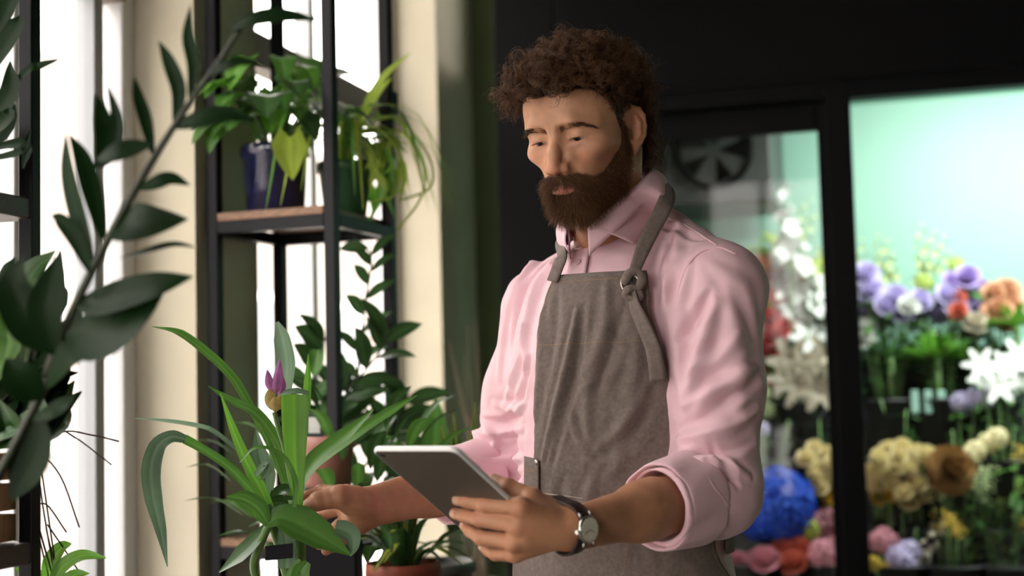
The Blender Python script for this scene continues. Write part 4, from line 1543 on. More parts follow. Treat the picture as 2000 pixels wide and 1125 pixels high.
# ------------------------------------------------------------------ watch, nails
def disc(c, n, up, prof, seg=32):
    """lathe profile (r, h) about axis n through c"""
    e1 = nrm(up - n * np.dot(up, n)); e2 = np.cross(n, e1)
    mb = MB().lathe(prof, n=seg, cap=(True, True))
    mb.v = [tuple(c + n * z + e1 * x + e2 * y) for x, y, z in mb.v]
    return mb


def person_watch(parent):
    M_strap = mat('dark_brown_leather', (0.022, 0.010, 0.009), rough=0.45, noise=0.15, nscale=90)
    M_case = mat('polished_steel', (0.6, 0.58, 0.55), rough=0.18, metal=1.0)
    M_dial = mat('cream_dial', (0.80, 0.74, 0.62), rough=0.5)
    M_mark = mat('dial_mark', (0.12, 0.10, 0.09), rough=0.4)
    w = empty('wristwatch', WRI_L); w.parent = parent; w.matrix_parent_inverse = world_of(parent).inverted()
    w['label'] = 'wristwatch with cream dial on dark leather strap'
    # the strap runs round the wrist: trace the skin in a plane across the forearm
    cen = WRI_L - WD_L * 0.006
    face = nrm(at(1128, 1050, 1.70) - cen)
    n = nrm(face - WD_L * face.dot(WD_L))
    s = np.cross(WD_L, n)
    tt = np.linspace(0, 2 * math.pi, 73)
    dd = np.cos(tt)[:, None] * n + np.sin(tt)[:, None] * s
    rr = np.full(73, 0.05)
    for _ in range(30):
        rr -= 0.8 * f_hand_l((cen + dd * rr[:, None]).astype(np.float32))
    rows = list(zip(dd, rr))
    G = []
    for u in (-0.5, -0.46, 0, 0.46, 0.5):
        G.append([cen + WD_L * u * 0.019 + d * (r + (0.0030 if abs(u) < 0.48 else 0.0012)) for d, r in rows])
    sheet('strap', G, 0.0022, M_strap, w)
    r0 = rows[0][1]
    c = cen + n * (r0 + 0.0035)
    up = s
    case = disc(c, n, up, [(0.0150, 0), (0.0168, 0.001), (0.0172, 0.0045), (0.0165, 0.0066), (0.0150, 0.0070)], 40).build('watch_case', M_case, w, smooth=True)
    disc(c, n, up, [(0.0148, 0.0069), (0.0140, 0.0073), (0.001, 0.0073)], 40).build('dial', M_dial, w, smooth=False)
    for k in range(12):
        t = 2 * math.pi * k / 12
        dd = math.cos(t) * up + math.sin(t) * np.cross(n, up)
        MB().tube([c + n * 0.0075 + dd * 0.0112, c + n * 0.0075 + dd * 0.0130], 0.0003, n=4).build('hour_mark', M_mark, case)
    for t, ln in ((0.9, 0.0075), (-1.2, 0.0105)):
        dd = math.cos(t) * up + math.sin(t) * np.cross(n, up)
        MB().tube([c + n * 0.0078, c + n * 0.0078 + dd * ln], 0.00035, n=4).build('watch_hand', M_mark, case)
    for sg in (1, -1):
        for t in (-0.009, 0.009):
            MB().tube([c + s * sg * 0.0155 + WD_L * t + n * 0.003, c + s * sg * 0.0215 + WD_L * t + n * 0.000], 0.0015, n=6).build('lug', M_case, case, smooth=True)
    cr = c + WD_L * -0.0165 + n * 0.0035
    MB().tube([cr, cr - WD_L * 0.004], 0.0026, n=12).build('crown', M_case, case, smooth=False)


def person_nails(parent):
    M = mat('fingernail', (0.52, 0.29, 0.20), rough=0.3, spec=0.5)
    for hand, f in ((LEFT, f_hand_l), (RIGHT, f_hand_r)):
        palm = np.mean([hand[k][0][0] for k in ('index', 'middle', 'ring', 'pinky')], 0)
        for k in ('index', 'middle', 'ring', 'pinky', 'thumb'):
            pts, r = hand[k]
            t = nrm(pts[-1] - pts[-2])
            # dorsal side: away from the way the finger curls
            curl = (pts[-1] - pts[-2]) - (pts[-2] - pts[-3]) * np.dot(pts[-1] - pts[-2], pts[-2] - pts[-3]) / np.dot(pts[-2] - pts[-3], pts[-2] - pts[-3])
            dors = -nrm(curl) if hand is RIGHT or k == 'thumb' else -CF
            if k == 'thumb':
                dors = nrm(-CF + 0.6 * np.array([0, 0, 1]))
            dors = nrm(dors - t * dors.dot(t)); sd = np.cross(t, dors)
            rr = r[-1]
            pp, dd = [], []
            for i in range(7):
                u = -1.1 + i / 6 * 1.65
                for j in range(7):
                    a = (j / 6 - 0.5) * 1.5 * (1.0 if 0 < i < 6 else 0.85)
                    q = math.cos(a) * dors + math.sin(a) * sd
                    pp.append(pts[-1] + t * rr * (u * 0.75) + q * rr * 1.3)
                    dd.append(q + 0.25 * max(u, 0) * t)
            pp, dd = np.array(pp), np.array(dd)
            for _ in range(12):
                pp = pp - dd * (f(pp.astype(np.float32)) - 0.0003)[:, None] * 0.8
            G = pp.reshape(7, 7, 3)
            MB().grid(G).build('fingernail', M, parent, smooth=True)


person = empty('person', B(0, 0, 0))
tag(person, 'bearded man in pink shirt and taupe apron looking down at his tablet', 'person')
person_body(person)
person_hair(person)
person_beard(person)
person_brows(person)
person_eyes(person)
person_clothes(person)
person_watch(person)
person_nails(person)

# ------------------------------------------------------------------ tablet in his left hand
tab = empty('tablet', T_TL + T_A * T_W / 2 + T_B * T_H / 2)
tag(tab, 'slim silver grey tablet seen from its back in his watch hand', 'tablet')
M_tab = mat('grey_aluminium', (0.12, 0.105, 0.088), rough=0.42, metal=0.5)
M_edge = mat('pale_aluminium', (0.85, 0.83, 0.84), rough=0.35, metal=0.0)
M_glass = mat('tablet_screen', (0.01, 0.01, 0.012), rough=0.08, spec=0.6)


def rounded(w, h, r, n=7):
    out = []
    for cx, cy, a0 in ((w - r, r, -90), (w - r, h - r, 0), (r, h - r, 90), (r, r, 180)):
        for k in range(n):
            a = math.radians(a0 + 90 * k / (n - 1))
            out.append((cx + r * math.cos(a), cy + r * math.sin(a)))
    return out


def slab(layers, w, h, r):
    """layers: (inset, height)"""
    mb = MB(); n = None; vs, fs = [], []
    for ins, z in layers:
        loop = rounded(w - 2 * ins, h - 2 * ins, max(r - ins, 0.001))
        n = len(loop)
        vs += [T_TL + T_A * (x + ins) + T_B * (y + ins) + T_N * z for x, y in loop]
    for i in range(len(layers) - 1):
        fs += [(i * n + k, i * n + (k + 1) % n, (i + 1) * n + (k + 1) % n, (i + 1) * n + k) for k in range(n)]
    fs.append(tuple(range(n))[::-1]); fs.append(tuple((len(layers) - 1) * n + k for k in range(n)))
    return mb.add(vs, fs)


slab([(0.004, 0), (0.0025, 0.0003)], T_W, T_H, 0.012).build('back_cover', M_tab, tab)
slab([(0.0030, 0.0002), (0.0012, 0.0009), (0.0, 0.0030), (0.0, 0.0060), (0.0008, 0.0072), (0.002, 0.0074)], T_W, T_H, 0.012).build('rim', M_edge, tab, smooth=True)
slab([(0.002, 0.0073), (0.0022, 0.0077)], T_W, T_H, 0.012).build('screen', M_glass, tab)
c = T_TL + T_A * 0.012 + T_B * 0.012
disc(c, -T_N, T_A, [(0.0036, -0.0002), (0.0038, 0.0008), (0.0030, 0.0010), (0.0005, 0.0007)], 20).build('camera_lens', M_glass, tab, smooth=True)
# ================================================================== PLANTS
rnd = random.Random(4)
M_leaf = mat('dark_leaf', (0.030, 0.085, 0.018), rough=0.32, spec=0.45, noise=0.25, nscale=14, trans=0.25, rib=0.9)
M_zz = mat('glossy_dark_leaf', (0.007, 0.024, 0.006), rough=0.42, spec=0.14, noise=0.25, nscale=14, trans=0.18)
M_mid = mat('mid_green_leaf', (0.075, 0.20, 0.030), rough=0.38, spec=0.4, noise=0.25, nscale=14, trans=0.35, rib=0.9)
M_lime = mat('lime_leaf', (0.36, 0.48, 0.06), rough=0.42, spec=0.35, noise=0.2, nscale=12, trans=0.45, rib=0.9)
M_bright = mat('fresh_green_leaf', (0.13, 0.33, 0.035), rough=0.36, spec=0.4, noise=0.2, nscale=14, trans=0.45, rib=0.9)
M_greyg = mat('grey_green_leaf', (0.11, 0.19, 0.11), rough=0.5, spec=0.35, noise=0.2, nscale=16, trans=0.2, rib=0.9)
M_stem = mat('green_stem', (0.10, 0.20, 0.05), rough=0.5, noise=0.2, nscale=30)
M_rachis = mat('olive_stalk', (0.022, 0.028, 0.012), rough=0.5, noise=0.3, nscale=30)
M_soil = mat('potting_soil', (0.020, 0.013, 0.009), rough=0.95, noise=0.4, nscale=60, bump=0.8, bscale=120)


def to_room(P):
    q = np.asarray(P) - RK
    return q @ RU, q @ RV


def spline(pts, n=6):
    return smooth_poly([np.asarray(p, float) for p in pts], n)


PROF = {
    'lance': lambda t: np.sin(np.pi * np.clip(t, 0, 1) ** 0.85) ** 0.85,
    'ovate': lambda t: np.sin(np.pi * np.clip(t, 0, 1) ** 0.72) ** 0.75,
    'strap': lambda t: np.clip(np.minimum(0.45 + 2.5 * t, 1.0), 0, 1) * np.clip((1 - t) / 0.45, 0, 1) ** 0.75,
    'heart': lambda t: np.where(t < 0.25, 0.55 + 1.8 * t, 1.0) * np.clip(1 - ((t - 0.25).clip(0) / 0.75) ** 1.7, 0, 1) ** 0.9,
}


def leaf(path, width, normal, m, parent, prof='lance', fold=0.25, wave=0.0, nu=4, name='leaf', widths=None):
    """one blade along a centre line; width in metres, normal = the way its face looks"""
    P = np.array(path, float); n = len(P)
    T = np.gradient(P, axis=0); T /= np.linalg.norm(T, axis=1, keepdims=True) + 1e-12
    Nn = np.broadcast_to(np.asarray(normal, float), P.shape)
    S = np.cross(T, Nn); S /= np.linalg.norm(S, axis=1, keepdims=True) + 1e-9
    for i in range(1, n):
        if S[i] @ S[i - 1] < 0: S[i] = -S[i]
    U = np.cross(S, T)
    t = np.linspace(0, 1, n)
    w = (PROF[prof](t) * width if widths is None else np.interp(t, np.linspace(0, 1, len(widths)), widths)) * 0.5
    w = np.maximum(w, 0.0004)
    u = np.linspace(-1, 1, 2 * nu + 1)
    if prof == 'heart':      # lobes reach back past the stalk
        back = -0.28 * width * np.exp(-(t / 0.12) ** 2)
    else:
        back = np.zeros(n)
    G = P[:, None] + S[:, None] * (u[None, :, None] * w[:, None, None]) + U[:, None] * (fold * np.abs(u)[None, :, None] ** 1.3 * w[:, None, None]) \
        + T[:, None] * (back[:, None, None] * np.abs(u)[None, :, None] ** 1.2)
    if wave:
        G = G + U[:, None] * (wave * np.sin(t * 17)[:, None, None] * (u ** 2 * np.sign(u))[None, :, None])
    o = MB().grid(G).build(name, m, parent, smooth=True)
    col = [0.0 if j != nu else 0.6 for j in range(2 * nu + 1)]
    for j in range(2 * nu + 1):
        if j != nu: col[j] = 0.30 * ((j * 37 + n * 11) % 7) / 6
    a = o.data.attributes.new('rib', 'FLOAT', 'POINT')
    a.data.foreach_set('value', np.tile(np.array(col, np.float32), n))
    return o


def pxpath(pts, n=5):
    """list of (px, py, depth) -> smooth world polyline"""
    return spline([at(*p) for p in pts], n)


def pleaf(pts, wpx, m, parent, normal=None, prof='lance', fold=0.25, n=5, wave=0.0, widths=None, name='leaf'):
    d = np.mean([p[2] for p in pts])
    if normal is None:
        normal = -CF + 0.5 * np.array([0, 0, 1.0])
    return leaf(pxpath(pts, n), wpx * d / FPX, normal, m, parent, prof, fold, wave, widths=None if widths is None else [x * d / FPX for x in widths], name=name)


def pot(name, c, r, h, m, label, cat='pot', taper=0.8, rim=0.012, soil=True, group=None):
    """thing with a rim and soil; c = middle of its foot"""
    t = empty(name, c)
    tag(t, label, cat, group)
    c = np.asarray(c, float)
    MB().lathe([(r * taper * 0.9, 0), (r * taper, 0.004), (r * 0.98, h - rim * 2), (r * 1.06, h - rim * 1.9), (r * 1.06, h - 0.002), (r * 1.03, h), (r * 0.95, h), (r * 0.93, h - rim * 2), (r * 0.9, h - rim * 2.2)], n=36, c=c, cap=(True, False)).build('pot', m, t, smooth=True)
    if soil:
        MB().lathe([(0.001, h - rim * 1.6), (r * 0.93, h - rim * 2.0)], n=24, c=c, cap=(False, False)).build('soil', M_soil, t)
    return t


# ------------------------------------------------------------------ tall plant shelf by the second window
Y2 = math.radians(20)
E1 = np.array([-math.cos(Y2), math.sin(Y2), 0]); E2 = np.array([math.sin(Y2), math.cos(Y2), 0])
SN = at(650, 560, 3.0); SN[2] = 0


def S2(a, b, z):
    return SN + E1 * a + E2 * b + np.array([0, 0, z])


def SM(v):
    return S2(*v)


M_shblack = mat('black_steel_tube', (0.006, 0.006, 0.008), rough=0.45, spec=0.15)
M_wood = mat('walnut_board', (0.21, 0.105, 0.055), rough=0.5, noise=0.3, nscale=18, stretch=(1, 9, 9))
SW_, SD_ = 0.285, 0.285
shelf = empty('plant_shelf', S2(SW_ / 2, SD_ / 2, 0))
tag(shelf, 'tall black steel plant shelf with walnut boards beside the window', 'shelf')
q = 0.013
for a in (0, SW_):
    for b in (0, SD_):
        MB().box((a - q, b - q, 0), (a + q, b + q, 2.75), SM).build('post', M_shblack, shelf, bevel=0.002)
SHELF_Z = (0.28, 0.985, 1.685, 2.42)
for z in SHELF_Z:
    f = MB()
    f.box((q, -q, z - 0.045), (SW_ - q, q * 0.6, z - 0.018), SM).box((q, SD_ - q * 0.6, z - 0.045), (SW_ - q, SD_ + q, z - 0.018), SM)
    f.box((-q, q, z - 0.045), (q * 0.6, SD_ - q, z - 0.018), SM).box((SW_ - q * 0.6, q, z - 0.045), (SW_ + q, SD_ - q, z - 0.018), SM)
    f.build('shelf_frame', M_shblack, shelf, bevel=0.002)
    MB().box((q + 0.0005, -q, z - 0.018), (SW_ - q - 0.0005, SD_ + q, z), SM).build('board', M_wood, shelf, bevel=0.002)

# dark blue glazed pot with an arrowhead plant
c1 = S2(0.182, 0.085, 1.687)
M_blue = mat('cobalt_glaze', (0.010, 0.013, 0.050), rough=0.10, spec=0.7, coat=0.8, noise=0.5, nscale=30, bump=0.6, bscale=70)
pt = pot('arrowhead_plant', c1, 0.073, 0.150, M_blue, 'arrowhead plant in a glossy dark blue glazed pot on the walnut shelf', 'plant', taper=0.88)
top = c1 + np.array([0, 0, 0.14])
for k in range(46):
    an = rnd.uniform(0, 2 * math.pi); el = rnd.uniform(0.05, 1.3); ln = rnd.uniform(0.10, 0.21)
    d = np.array([math.cos(an) * math.cos(el), math.sin(an) * math.cos(el), math.sin(el) * 0.95])
    while to_room(top + d * (ln + 0.10))[0] < 0.02:
        an += 0.7; d = np.array([math.cos(an) * math.cos(el), math.sin(an) * math.cos(el), math.sin(el) * 0.95])
    tip = top + d * ln + np.array([0, 0, 0.02])
    base = top + np.array([math.cos(an), math.sin(an), 0]) * 0.02 - np.array([0, 0, 0.01])
    st = spline([base, top + d * ln * 0.55 + np.array([0, 0, 0.03]), tip], 4)
    stem = MB().tube(st, 0.0016, n=5).build('stalk', M_stem, pt, smooth=True)
    L = rnd.uniform(0.075, 0.115)
    hd = nrm(np.array([d[0], d[1], -0.15 - 0.6 * rnd.random()]))
    pth = spline([tip, tip + hd * L * 0.5 + np.array([0, 0, 0.012]), tip + hd * L - np.array([0, 0, 0.012])], 4)
    leaf(pth, L * rnd.uniform(0.68, 0.85), np.array([d[0] * 0.4, d[1] * 0.4, 1.0]), rnd.choice([M_mid, M_mid, M_bright, M_leaf]), pt, 'heart', fold=0.18, nu=3)
pleaf([(566, 268, 3.02), (566, 300, 3.01), (572, 352, 3.0)], 72, M_lime, pt, normal=-CF + np.array([0.2, 0, 0.1]), prof='heart', fold=0.15)
pleaf([(430, 250, 3.05), (415, 265, 3.03), (408, 300, 3.03)], 40, M_mid, pt, normal=-CF, prof='heart')

# green pot with a spider plant, arching stems to the right
c2 = S2(0.075, 0.215, 1.687)
M_gpot = mat('green_plastic', (0.028, 0.085, 0.035), rough=0.45)
sp = pot('spider_plant', c2, 0.060, 0.125, M_gpot, 'spider plant with lime arching leaves in a green pot on the walnut shelf', 'plant', taper=0.8)
top = c2 + np.array([0, 0, 0.115])
for k in range(52):
    an = rnd.uniform(0, 2 * math.pi); ln = rnd.uniform(0.10, 0.26); el = rnd.uniform(0.5, 1.3)
    hd = np.array([math.cos(an), math.sin(an), 0])
    if hd @ CR < -0.3 and rnd.random() < 0.7:
        hd = hd - 1.6 * CR * (hd @ CR); hd = nrm(hd * np.array([1, 1, 0]))
    p1 = top + hd * ln * 0.30 * math.cos(el) + np.array([0, 0, ln * 0.55 * math.sin(el)])
    p2 = top + hd * ln * 0.75 + np.array([0, 0, ln * 0.45 * math.sin(el)])
    p3 = top + hd * ln * 1.05 + np.array([0, 0, ln * (0.1 - rnd.uniform(0, 0.8))])
    leaf(spline([top + hd * 0.01, p1, p2, p3], 4), rnd.uniform(0.010, 0.017), np.array([0, 0, 1.0]) + hd * 0.3, rnd.choice([M_lime, M_bright, M_mid, M_lime]), sp, 'strap', fold=0.3, nu=2)
for pts, w in (([(700, 235, 3.2), (735, 170, 3.2), (770, 130, 3.2), (803, 103, 3.2)], 15), ([(705, 240, 3.25), (740, 180, 3.25), (768, 150, 3.25)], 13)):
    pleaf(pts, w, M_lime, sp, prof='strap', fold=0.3)
for pts in ([(700, 250, 3.25), (770, 230, 3.25), (822, 280, 3.25), (845, 330, 3.25), (836, 370, 3.25), (780, 392, 3.25)],
            [(705, 260, 3.2), (790, 260, 3.2), (828, 330, 3.2), (820, 390, 3.2), (775, 450, 3.2)],
            [(705, 255, 3.3), (760, 270, 3.3), (800, 320, 3.3), (815, 370, 3.3), (800, 380, 3.3)],
            [(700, 260, 3.15), (735, 250, 3.15), (775, 290, 3.15), (790, 350, 3.15), (765, 385, 3.15), (730, 392, 3.15)]):
    MB().tube(pxpath(pts, 6), 0.0030, n=6).build('runner', M_lime, sp, smooth=True)
for k in range(22):
    x = rnd.uniform(700, 790); y = rnd.uniform(270, 360); d = rnd.uniform(3.15, 3.3)
    pleaf([(x, y, d), (x + rnd.uniform(-14, 16), y + 30, d), (x + rnd.uniform(-26, 30), y + rnd.uniform(45, 85), d)], rnd.uniform(9, 15), rnd.choice([M_lime, M_lime, M_bright]), sp, prof='strap', normal=-CF)
MB().box((-0.02, 0.26, 1.93), (0.012, 0.31, 1.985), SM).build('shelf_clamp', M_shblack, shelf, bevel=0.006)


def zz_stem(parent, rach, wpx, leaves, m, depth, rpx=6):
    """rach: pixel polyline, leaves: (t, side, length px, tilt, width px)"""
    P = pxpath([(x, y, d) for x, y, d in rach], 8)
    n = len(P)
    MB().tube(P, [max(0.0012, rpx * depth / FPX * (1 - 0.7 * i / n)) for i in range(n)], n=7).build('stalk', M_rachis, parent, smooth=True)
    return P


def zz_plant(parent, rach, n_leaf, lpx, wpx, m, seed, r=5):
    rg = random.Random(seed)
    d0 = np.mean([p[2] for p in rach])
    P = zz_stem(parent, rach, wpx, None, m, d0, r)
    n = len(P)
    for k in range(n_leaf):
        i = int((0.22 + 0.74 * k / n_leaf) * (n - 1))
        T = nrm(P[min(i + 1, n - 1)] - P[i - 1])
        side = nrm(np.cross(T, -CF)) * (1 if k % 2 else -1)
        L = lpx * d0 / FPX * rg.uniform(0.8, 1.15)
        dr = nrm(side * rg.uniform(0.7, 1.0) + T * rg.uniform(0.35, 0.8) - CF * rg.uniform(-0.5, 0.6) + np.array([0, 0, 0.1]))
        b = P[i]
        leaf(spline([b, b + dr * L * 0.5 + T * 0.004, b + dr * L - np.array([0, 0, 0.06 * L])], 4), wpx * d0 / FPX * rg.uniform(0.85, 1.1), -CF * rg.uniform(0.3, 1.0) + T * 0.4 + np.array([0, 0, 0.5 * rg.random()]), m, parent, 'lance', fold=0.2, nu=3)


# plant with rounded glossy leaves on the lower board of the plant shelf
c3 = S2(0.13, 0.16, 0.987)
M_pink = mat('dusty_pink_glaze', (0.36, 0.16, 0.13), rough=0.35, spec=0.5, noise=0.15, nscale=12)
zz = pot('zamioculcas_plant', c3, 0.075, 0.13, mat('taupe_ceramic', (0.16, 0.12, 0.10), rough=0.5), 'upright dark leafy plant on the lower board of the tall shelf by the window', 'plant', taper=0.8)
for i, rr in enumerate(([(640, 1000, 3.15), (690, 860, 3.16), (698, 740, 3.2), (712, 600, 3.2), (725, 500, 3.2), (690, 462, 3.2)], [(630, 1000, 3.1), (650, 880, 3.1), (670, 780, 3.1), (740, 690, 3.1), (760, 640, 3.1)],
                        [(620, 1000, 3.1), (610, 880, 3.1), (605, 780, 3.05), (625, 690, 3.0), (640, 650, 3.0)], [(640, 1000, 3.2), (720, 900, 3.2), (780, 820, 3.2), (800, 760, 3.2)], [(630, 1000, 3.15), (640, 900, 3.12), (655, 800, 3.1), (690, 720, 3.1)])):
    zz_plant(zz, rr, 16 if i == 0 else 13, 70 if i == 0 else 88, 26 if i == 0 else 38, M_leaf, 50 + i, 4)
pleaf([(612, 735, 3.0), (618, 700, 3.0), (632, 660, 3.0)], 34, M_mid, zz)

# ------------------------------------------------------------------ bench with pot plants below the window
M_bench = mat('bench_timber', (0.16, 0.10, 0.06), rough=0.6, noise=0.25, nscale=12, stretch=(1, 8, 8))
BZ = 0.80


def bench(name, a0, a1, b0, b1, z, label):
    t = empty(name, R((a0 + a1) / 2, (b0 + b1) / 2, 0)); tag(t, label, 'bench')
    n = 4
    for k in range(n):
        w = (a1 - a0) / n
        MB().box((a0 + k * w + 0.003, b0, z - 0.03), (a0 + (k + 1) * w - 0.003, b1, z), RM).build('plank', M_bench, t, bevel=0.003)
    for a in (a0 + 0.03, a1 - 0.07):
        for b in (b0 + 0.03, b1 - 0.07):
            MB().box((a, b, 0), (a + 0.04, b + 0.04, z - 0.03), RM).build('leg', M_shblack, t)
    return t


aC, bC = to_room(at(560, 1125, 2.10))
bench('plant_bench', aC - 0.15, aC + 0.24, bC - 0.26, bC + 0.22, 0.82, 'slatted timber bench under the flowering ginger plant')
aD, bD = to_room(at(790, 1125, 2.62))
bench('plant_bench', aD - 0.13, aD + 0.28, bD - 0.22, bD + 0.60, 0.74, 'slatted timber bench under the striped plant in a red pot')

# striped dracaena in a red clay pot
M_clay = mat('red_clay', (0.20, 0.045, 0.020), rough=0.65, noise=0.15, nscale=14)
cS = at(788, 1135, 2.62); cS[2] = 0.742
hS = at(788, 1098, 2.62)[2] - cS[2]
st = pot('striped_dracaena', cS, 0.066, hS, M_clay, 'rosette plant with yellow striped leaves in a red clay pot', 'plant', taper=0.75)
M_stripe = mat('yellow_leaf_edge', (0.42, 0.44, 0.06), rough=0.4, noise=0.15, nscale=14, trans=0.4)
top = cS + np.array([0, 0, hS - 0.02])
for k in range(34):
    an = rnd.uniform(0, 2 * math.pi); el = rnd.uniform(0.35, 1.4); L = rnd.uniform(0.10, 0.17)
    hd = np.array([math.cos(an), math.sin(an), 0])
    p = [top + hd * 0.012, top + hd * L * 0.5 * math.cos(el) + np.array([0, 0, L * 0.62 * math.sin(el) + .01]), top + hd * L * math.cos(el) + np.array([0, 0, L * math.sin(el) - 0.3 * L * (1.3 - el)])]
    lf = leaf(spline(p, 5), 0.021, np.array([0, 0, 1.0]) * (0.35 + math.cos(el)) - hd * math.sin(el), M_leaf, st, 'strap', fold=0.25, nu=2)
    leaf(spline([x + nrm(np.array([0, 0, 1.0]) - hd * math.sin(el)) * 0.0012 for x in p], 5), 0.009, np.array([0, 0, 1.0]) * (0.35 + math.cos(el)) - hd * math.sin(el), M_stripe, lf, 'strap', fold=0.2, nu=1, name='leaf_stripe')

# snake plant and a broad leaved plant behind the tablet
cK = at(880, 1100, 2.85); cK[2] = 0.742
sk = pot('snake_plant', cK, 0.08, 0.16, mat('charcoal_ceramic', (0.03, 0.03, 0.03), rough=0.5), 'snake plant with upright yellow edged blades behind the tablet', 'plant')
for x, y, w in ((862, 830, 18), (885, 805, 18), (928, 785, 17), (905, 860, 16), (846, 862, 15), (945, 840, 15)):
    b = (895 + (x - 890) * 0.35, 1040, 2.85)
    lf = pleaf([b, (0.6 * b[0] + 0.4 * x, 960, 2.85), (x, y, 2.83)], w * 1.25, M_stripe, sk, prof='strap', fold=0.3)
    pleaf([(b[0], b[1], 2.846), (0.6 * b[0] + 0.4 * x, 960, 2.846), (x, y + 8, 2.826)], w * 0.75, M_leaf, lf, prof='strap', fold=0.2, name='leaf_center')
cB = at(845, 1100, 3.15); cB[2] = 0.742
bl = pot('broad_leaf_plant', cB, 0.09, 0.17, mat('grey_ceramic', (0.10, 0.10, 0.095), rough=0.5), 'plant with broad bright green leaves in front of the cream pier', 'plant')
for pts, w, m in (([(850, 960, 3.15), (850, 880, 3.12), (852, 775, 3.1)], 70, M_mid), ([(840, 960, 3.15), (815, 900, 3.12), (800, 850, 3.1)], 50, M_mid), ([(860, 960, 3.15), (890, 900, 3.15), (900, 850, 3.15)], 48, M_leaf), ([(850, 980, 3.1), (790, 930, 3.05), (745, 915, 3.0)], 46, M_leaf),
                  ([(850, 980, 3.1), (800, 960, 3.0), (735, 960, 2.95)], 50, M_leaf), ([(845, 970, 3.1), (770, 880, 3.0), (735, 850, 3.0)], 40, M_mid), ([(855, 980, 3.1), (880, 960, 3.0), (930, 930, 3.0)], 44, M_mid)):
    pleaf(pts, w, m, bl, prof='ovate', fold=0.2)
# dense dark plant between the hand and the tablet
cG = at(700, 1110, 2.75); cG[2] = 0.742
dg = pot('dark_foliage_plant', cG, 0.085, 0.15, mat('moss_ceramic', (0.05, 0.055, 0.035), rough=0.5), 'bushy dark green plant between his hand and the tablet', 'plant')
top = cG + np.array([0, 0, 0.14])
for k in range(95):
    an = rnd.uniform(0, 2 * math.pi); L = rnd.uniform(0.12, 0.62); el = rnd.uniform(0.45, 1.5)
    d = np.array([math.cos(an) * math.cos(el), math.sin(an) * math.cos(el), math.sin(el)])
    b = top + d * L * 0.62
    LL = rnd.uniform(0.09, 0.14)
    dr = nrm(d + np.array([math.cos(an), math.sin(an), 0]) * 0.6)
    MB().tube([top, b], 0.0016, n=4).build('stalk', M_stem, dg)
    leaf(spline([b, b + dr * LL * 0.5 + np.array([0, 0, 0.01]), b + dr * LL - np.array([0, 0, 0.015])], 4), rnd.uniform(0.024, 0.036), np.array([0, 0, 1.0]) + dr * 0.2, rnd.choice([M_leaf, M_leaf, M_mid]), dg, 'lance', fold=0.22, nu=2)

# dusty pink pot and a small card behind the ginger plant
cP = at(640, 985, 2.72); cP[2] = 0.742
pk = empty('pedestal', cP); tag(pk, 'dark timber block that lifts the dusty pink pot', 'block')
MB().box((-0.06, -0.06, 0), (0.06, 0.06, at(640, 952, 2.72)[2] - 0.743), lambda v: cP + np.array(v)).build('block', M_shblack, pk, bevel=0.004)
cP2 = at(640, 952, 2.72)
pp = pot('pink_pot', cP2, 0.052, 0.098, M_pink, 'dusty pink glazed pot behind the ginger plant', 'pot', taper=0.82)
cd = empty('price_card', at(614, 868, 2.72)); tag(cd, 'small dark card with a white square stuck in the pink pot', 'card')
MB().box((-0.018, -0.002, 0.0), (0.018, 0.002, 0.058), lambda v: at(614, 866, 2.715) + CR * v[0] + CF * v[1] + CU * v[2]).build('card_panel', mat('dark_green_card', (0.03, 0.06, 0.05), rough=0.5), cd, bevel=0.002)
MB().box((-0.011, -0.0035, 0.020), (0.011, -0.002, 0.050), lambda v: at(614, 866, 2.715) + CR * v[0] + CF * v[1] + CU * v[2]).build('white_square', mat('white_paper', (0.7, 0.7, 0.68), rough=0.6), cd)
MB().tube([at(614, 866, 2.715), at(620, 905, 2.72)], 0.002, n=6).build('pick', M_shblack, cd)

# dry twigs in a vase by the end wall
cV = at(935, 1000, 4.15); cV[2] = 0.0
vs = empty('dry_twig_vase', cV); tag(vs, 'tall vase of dry brown twigs against the olive end wall', 'vase')
MB().lathe([(0.09, 0), (0.10, 0.02), (0.11, 0.4), (0.08, 0.62), (0.06, 0.70), (0.065, 0.74), (0.055, 0.74), (0.05, 0.70)], n=24, c=cV, cap=(True, False)).build('vase', mat('brown_stoneware', (0.12, 0.085, 0.06), rough=0.6), vs, smooth=True)
M_twig = mat('dry_twig', (0.10, 0.075, 0.045), rough=0.8)
for k in range(26):
    b = cV + np.array([rnd.uniform(-.03, .03), rnd.uniform(-.03, .03), 0.7])
    e = cV + np.array([rnd.uniform(-.13, .16), rnd.uniform(-.10, .08), rnd.uniform(1.0, 1.50)])
    MB().tube(spline([b, 0.5 * (b + e) + np.array([rnd.uniform(-.03, .03), 0, 0.03]), e], 3), [0.003, .003, .0028, .0025, .002, .0016, .001], n=4).build('twig', M_twig, vs)

# ------------------------------------------------------------------ flowering ginger in front
cN = at(575, 1180, 2.10); cN[2] = 0.822
M_white = mat('white_pot', (0.60, 0.48, 0.45), rough=0.4)
gi = pot('flowering_ginger', cN, 0.085, 0.165, M_white, 'flowering ginger plant with long arching leaves and a purple bud, touched by his hand', 'plant', taper=0.78)
D = 2.08
UPN = np.array([0, 0, 1.0])


def g(pts, w, m, d=D, dd=0.0, normal=None, prof='lance', fold=0.25, widths=None, wave=0.0):
    n = len(pts)
    P = [(x, y, d + dd * i / (n - 1)) for i, (x, y) in enumerate(pts)]
    return pleaf(P, w, m, gi, normal=normal, prof=prof, fold=fold, widths=widths, wave=wave)


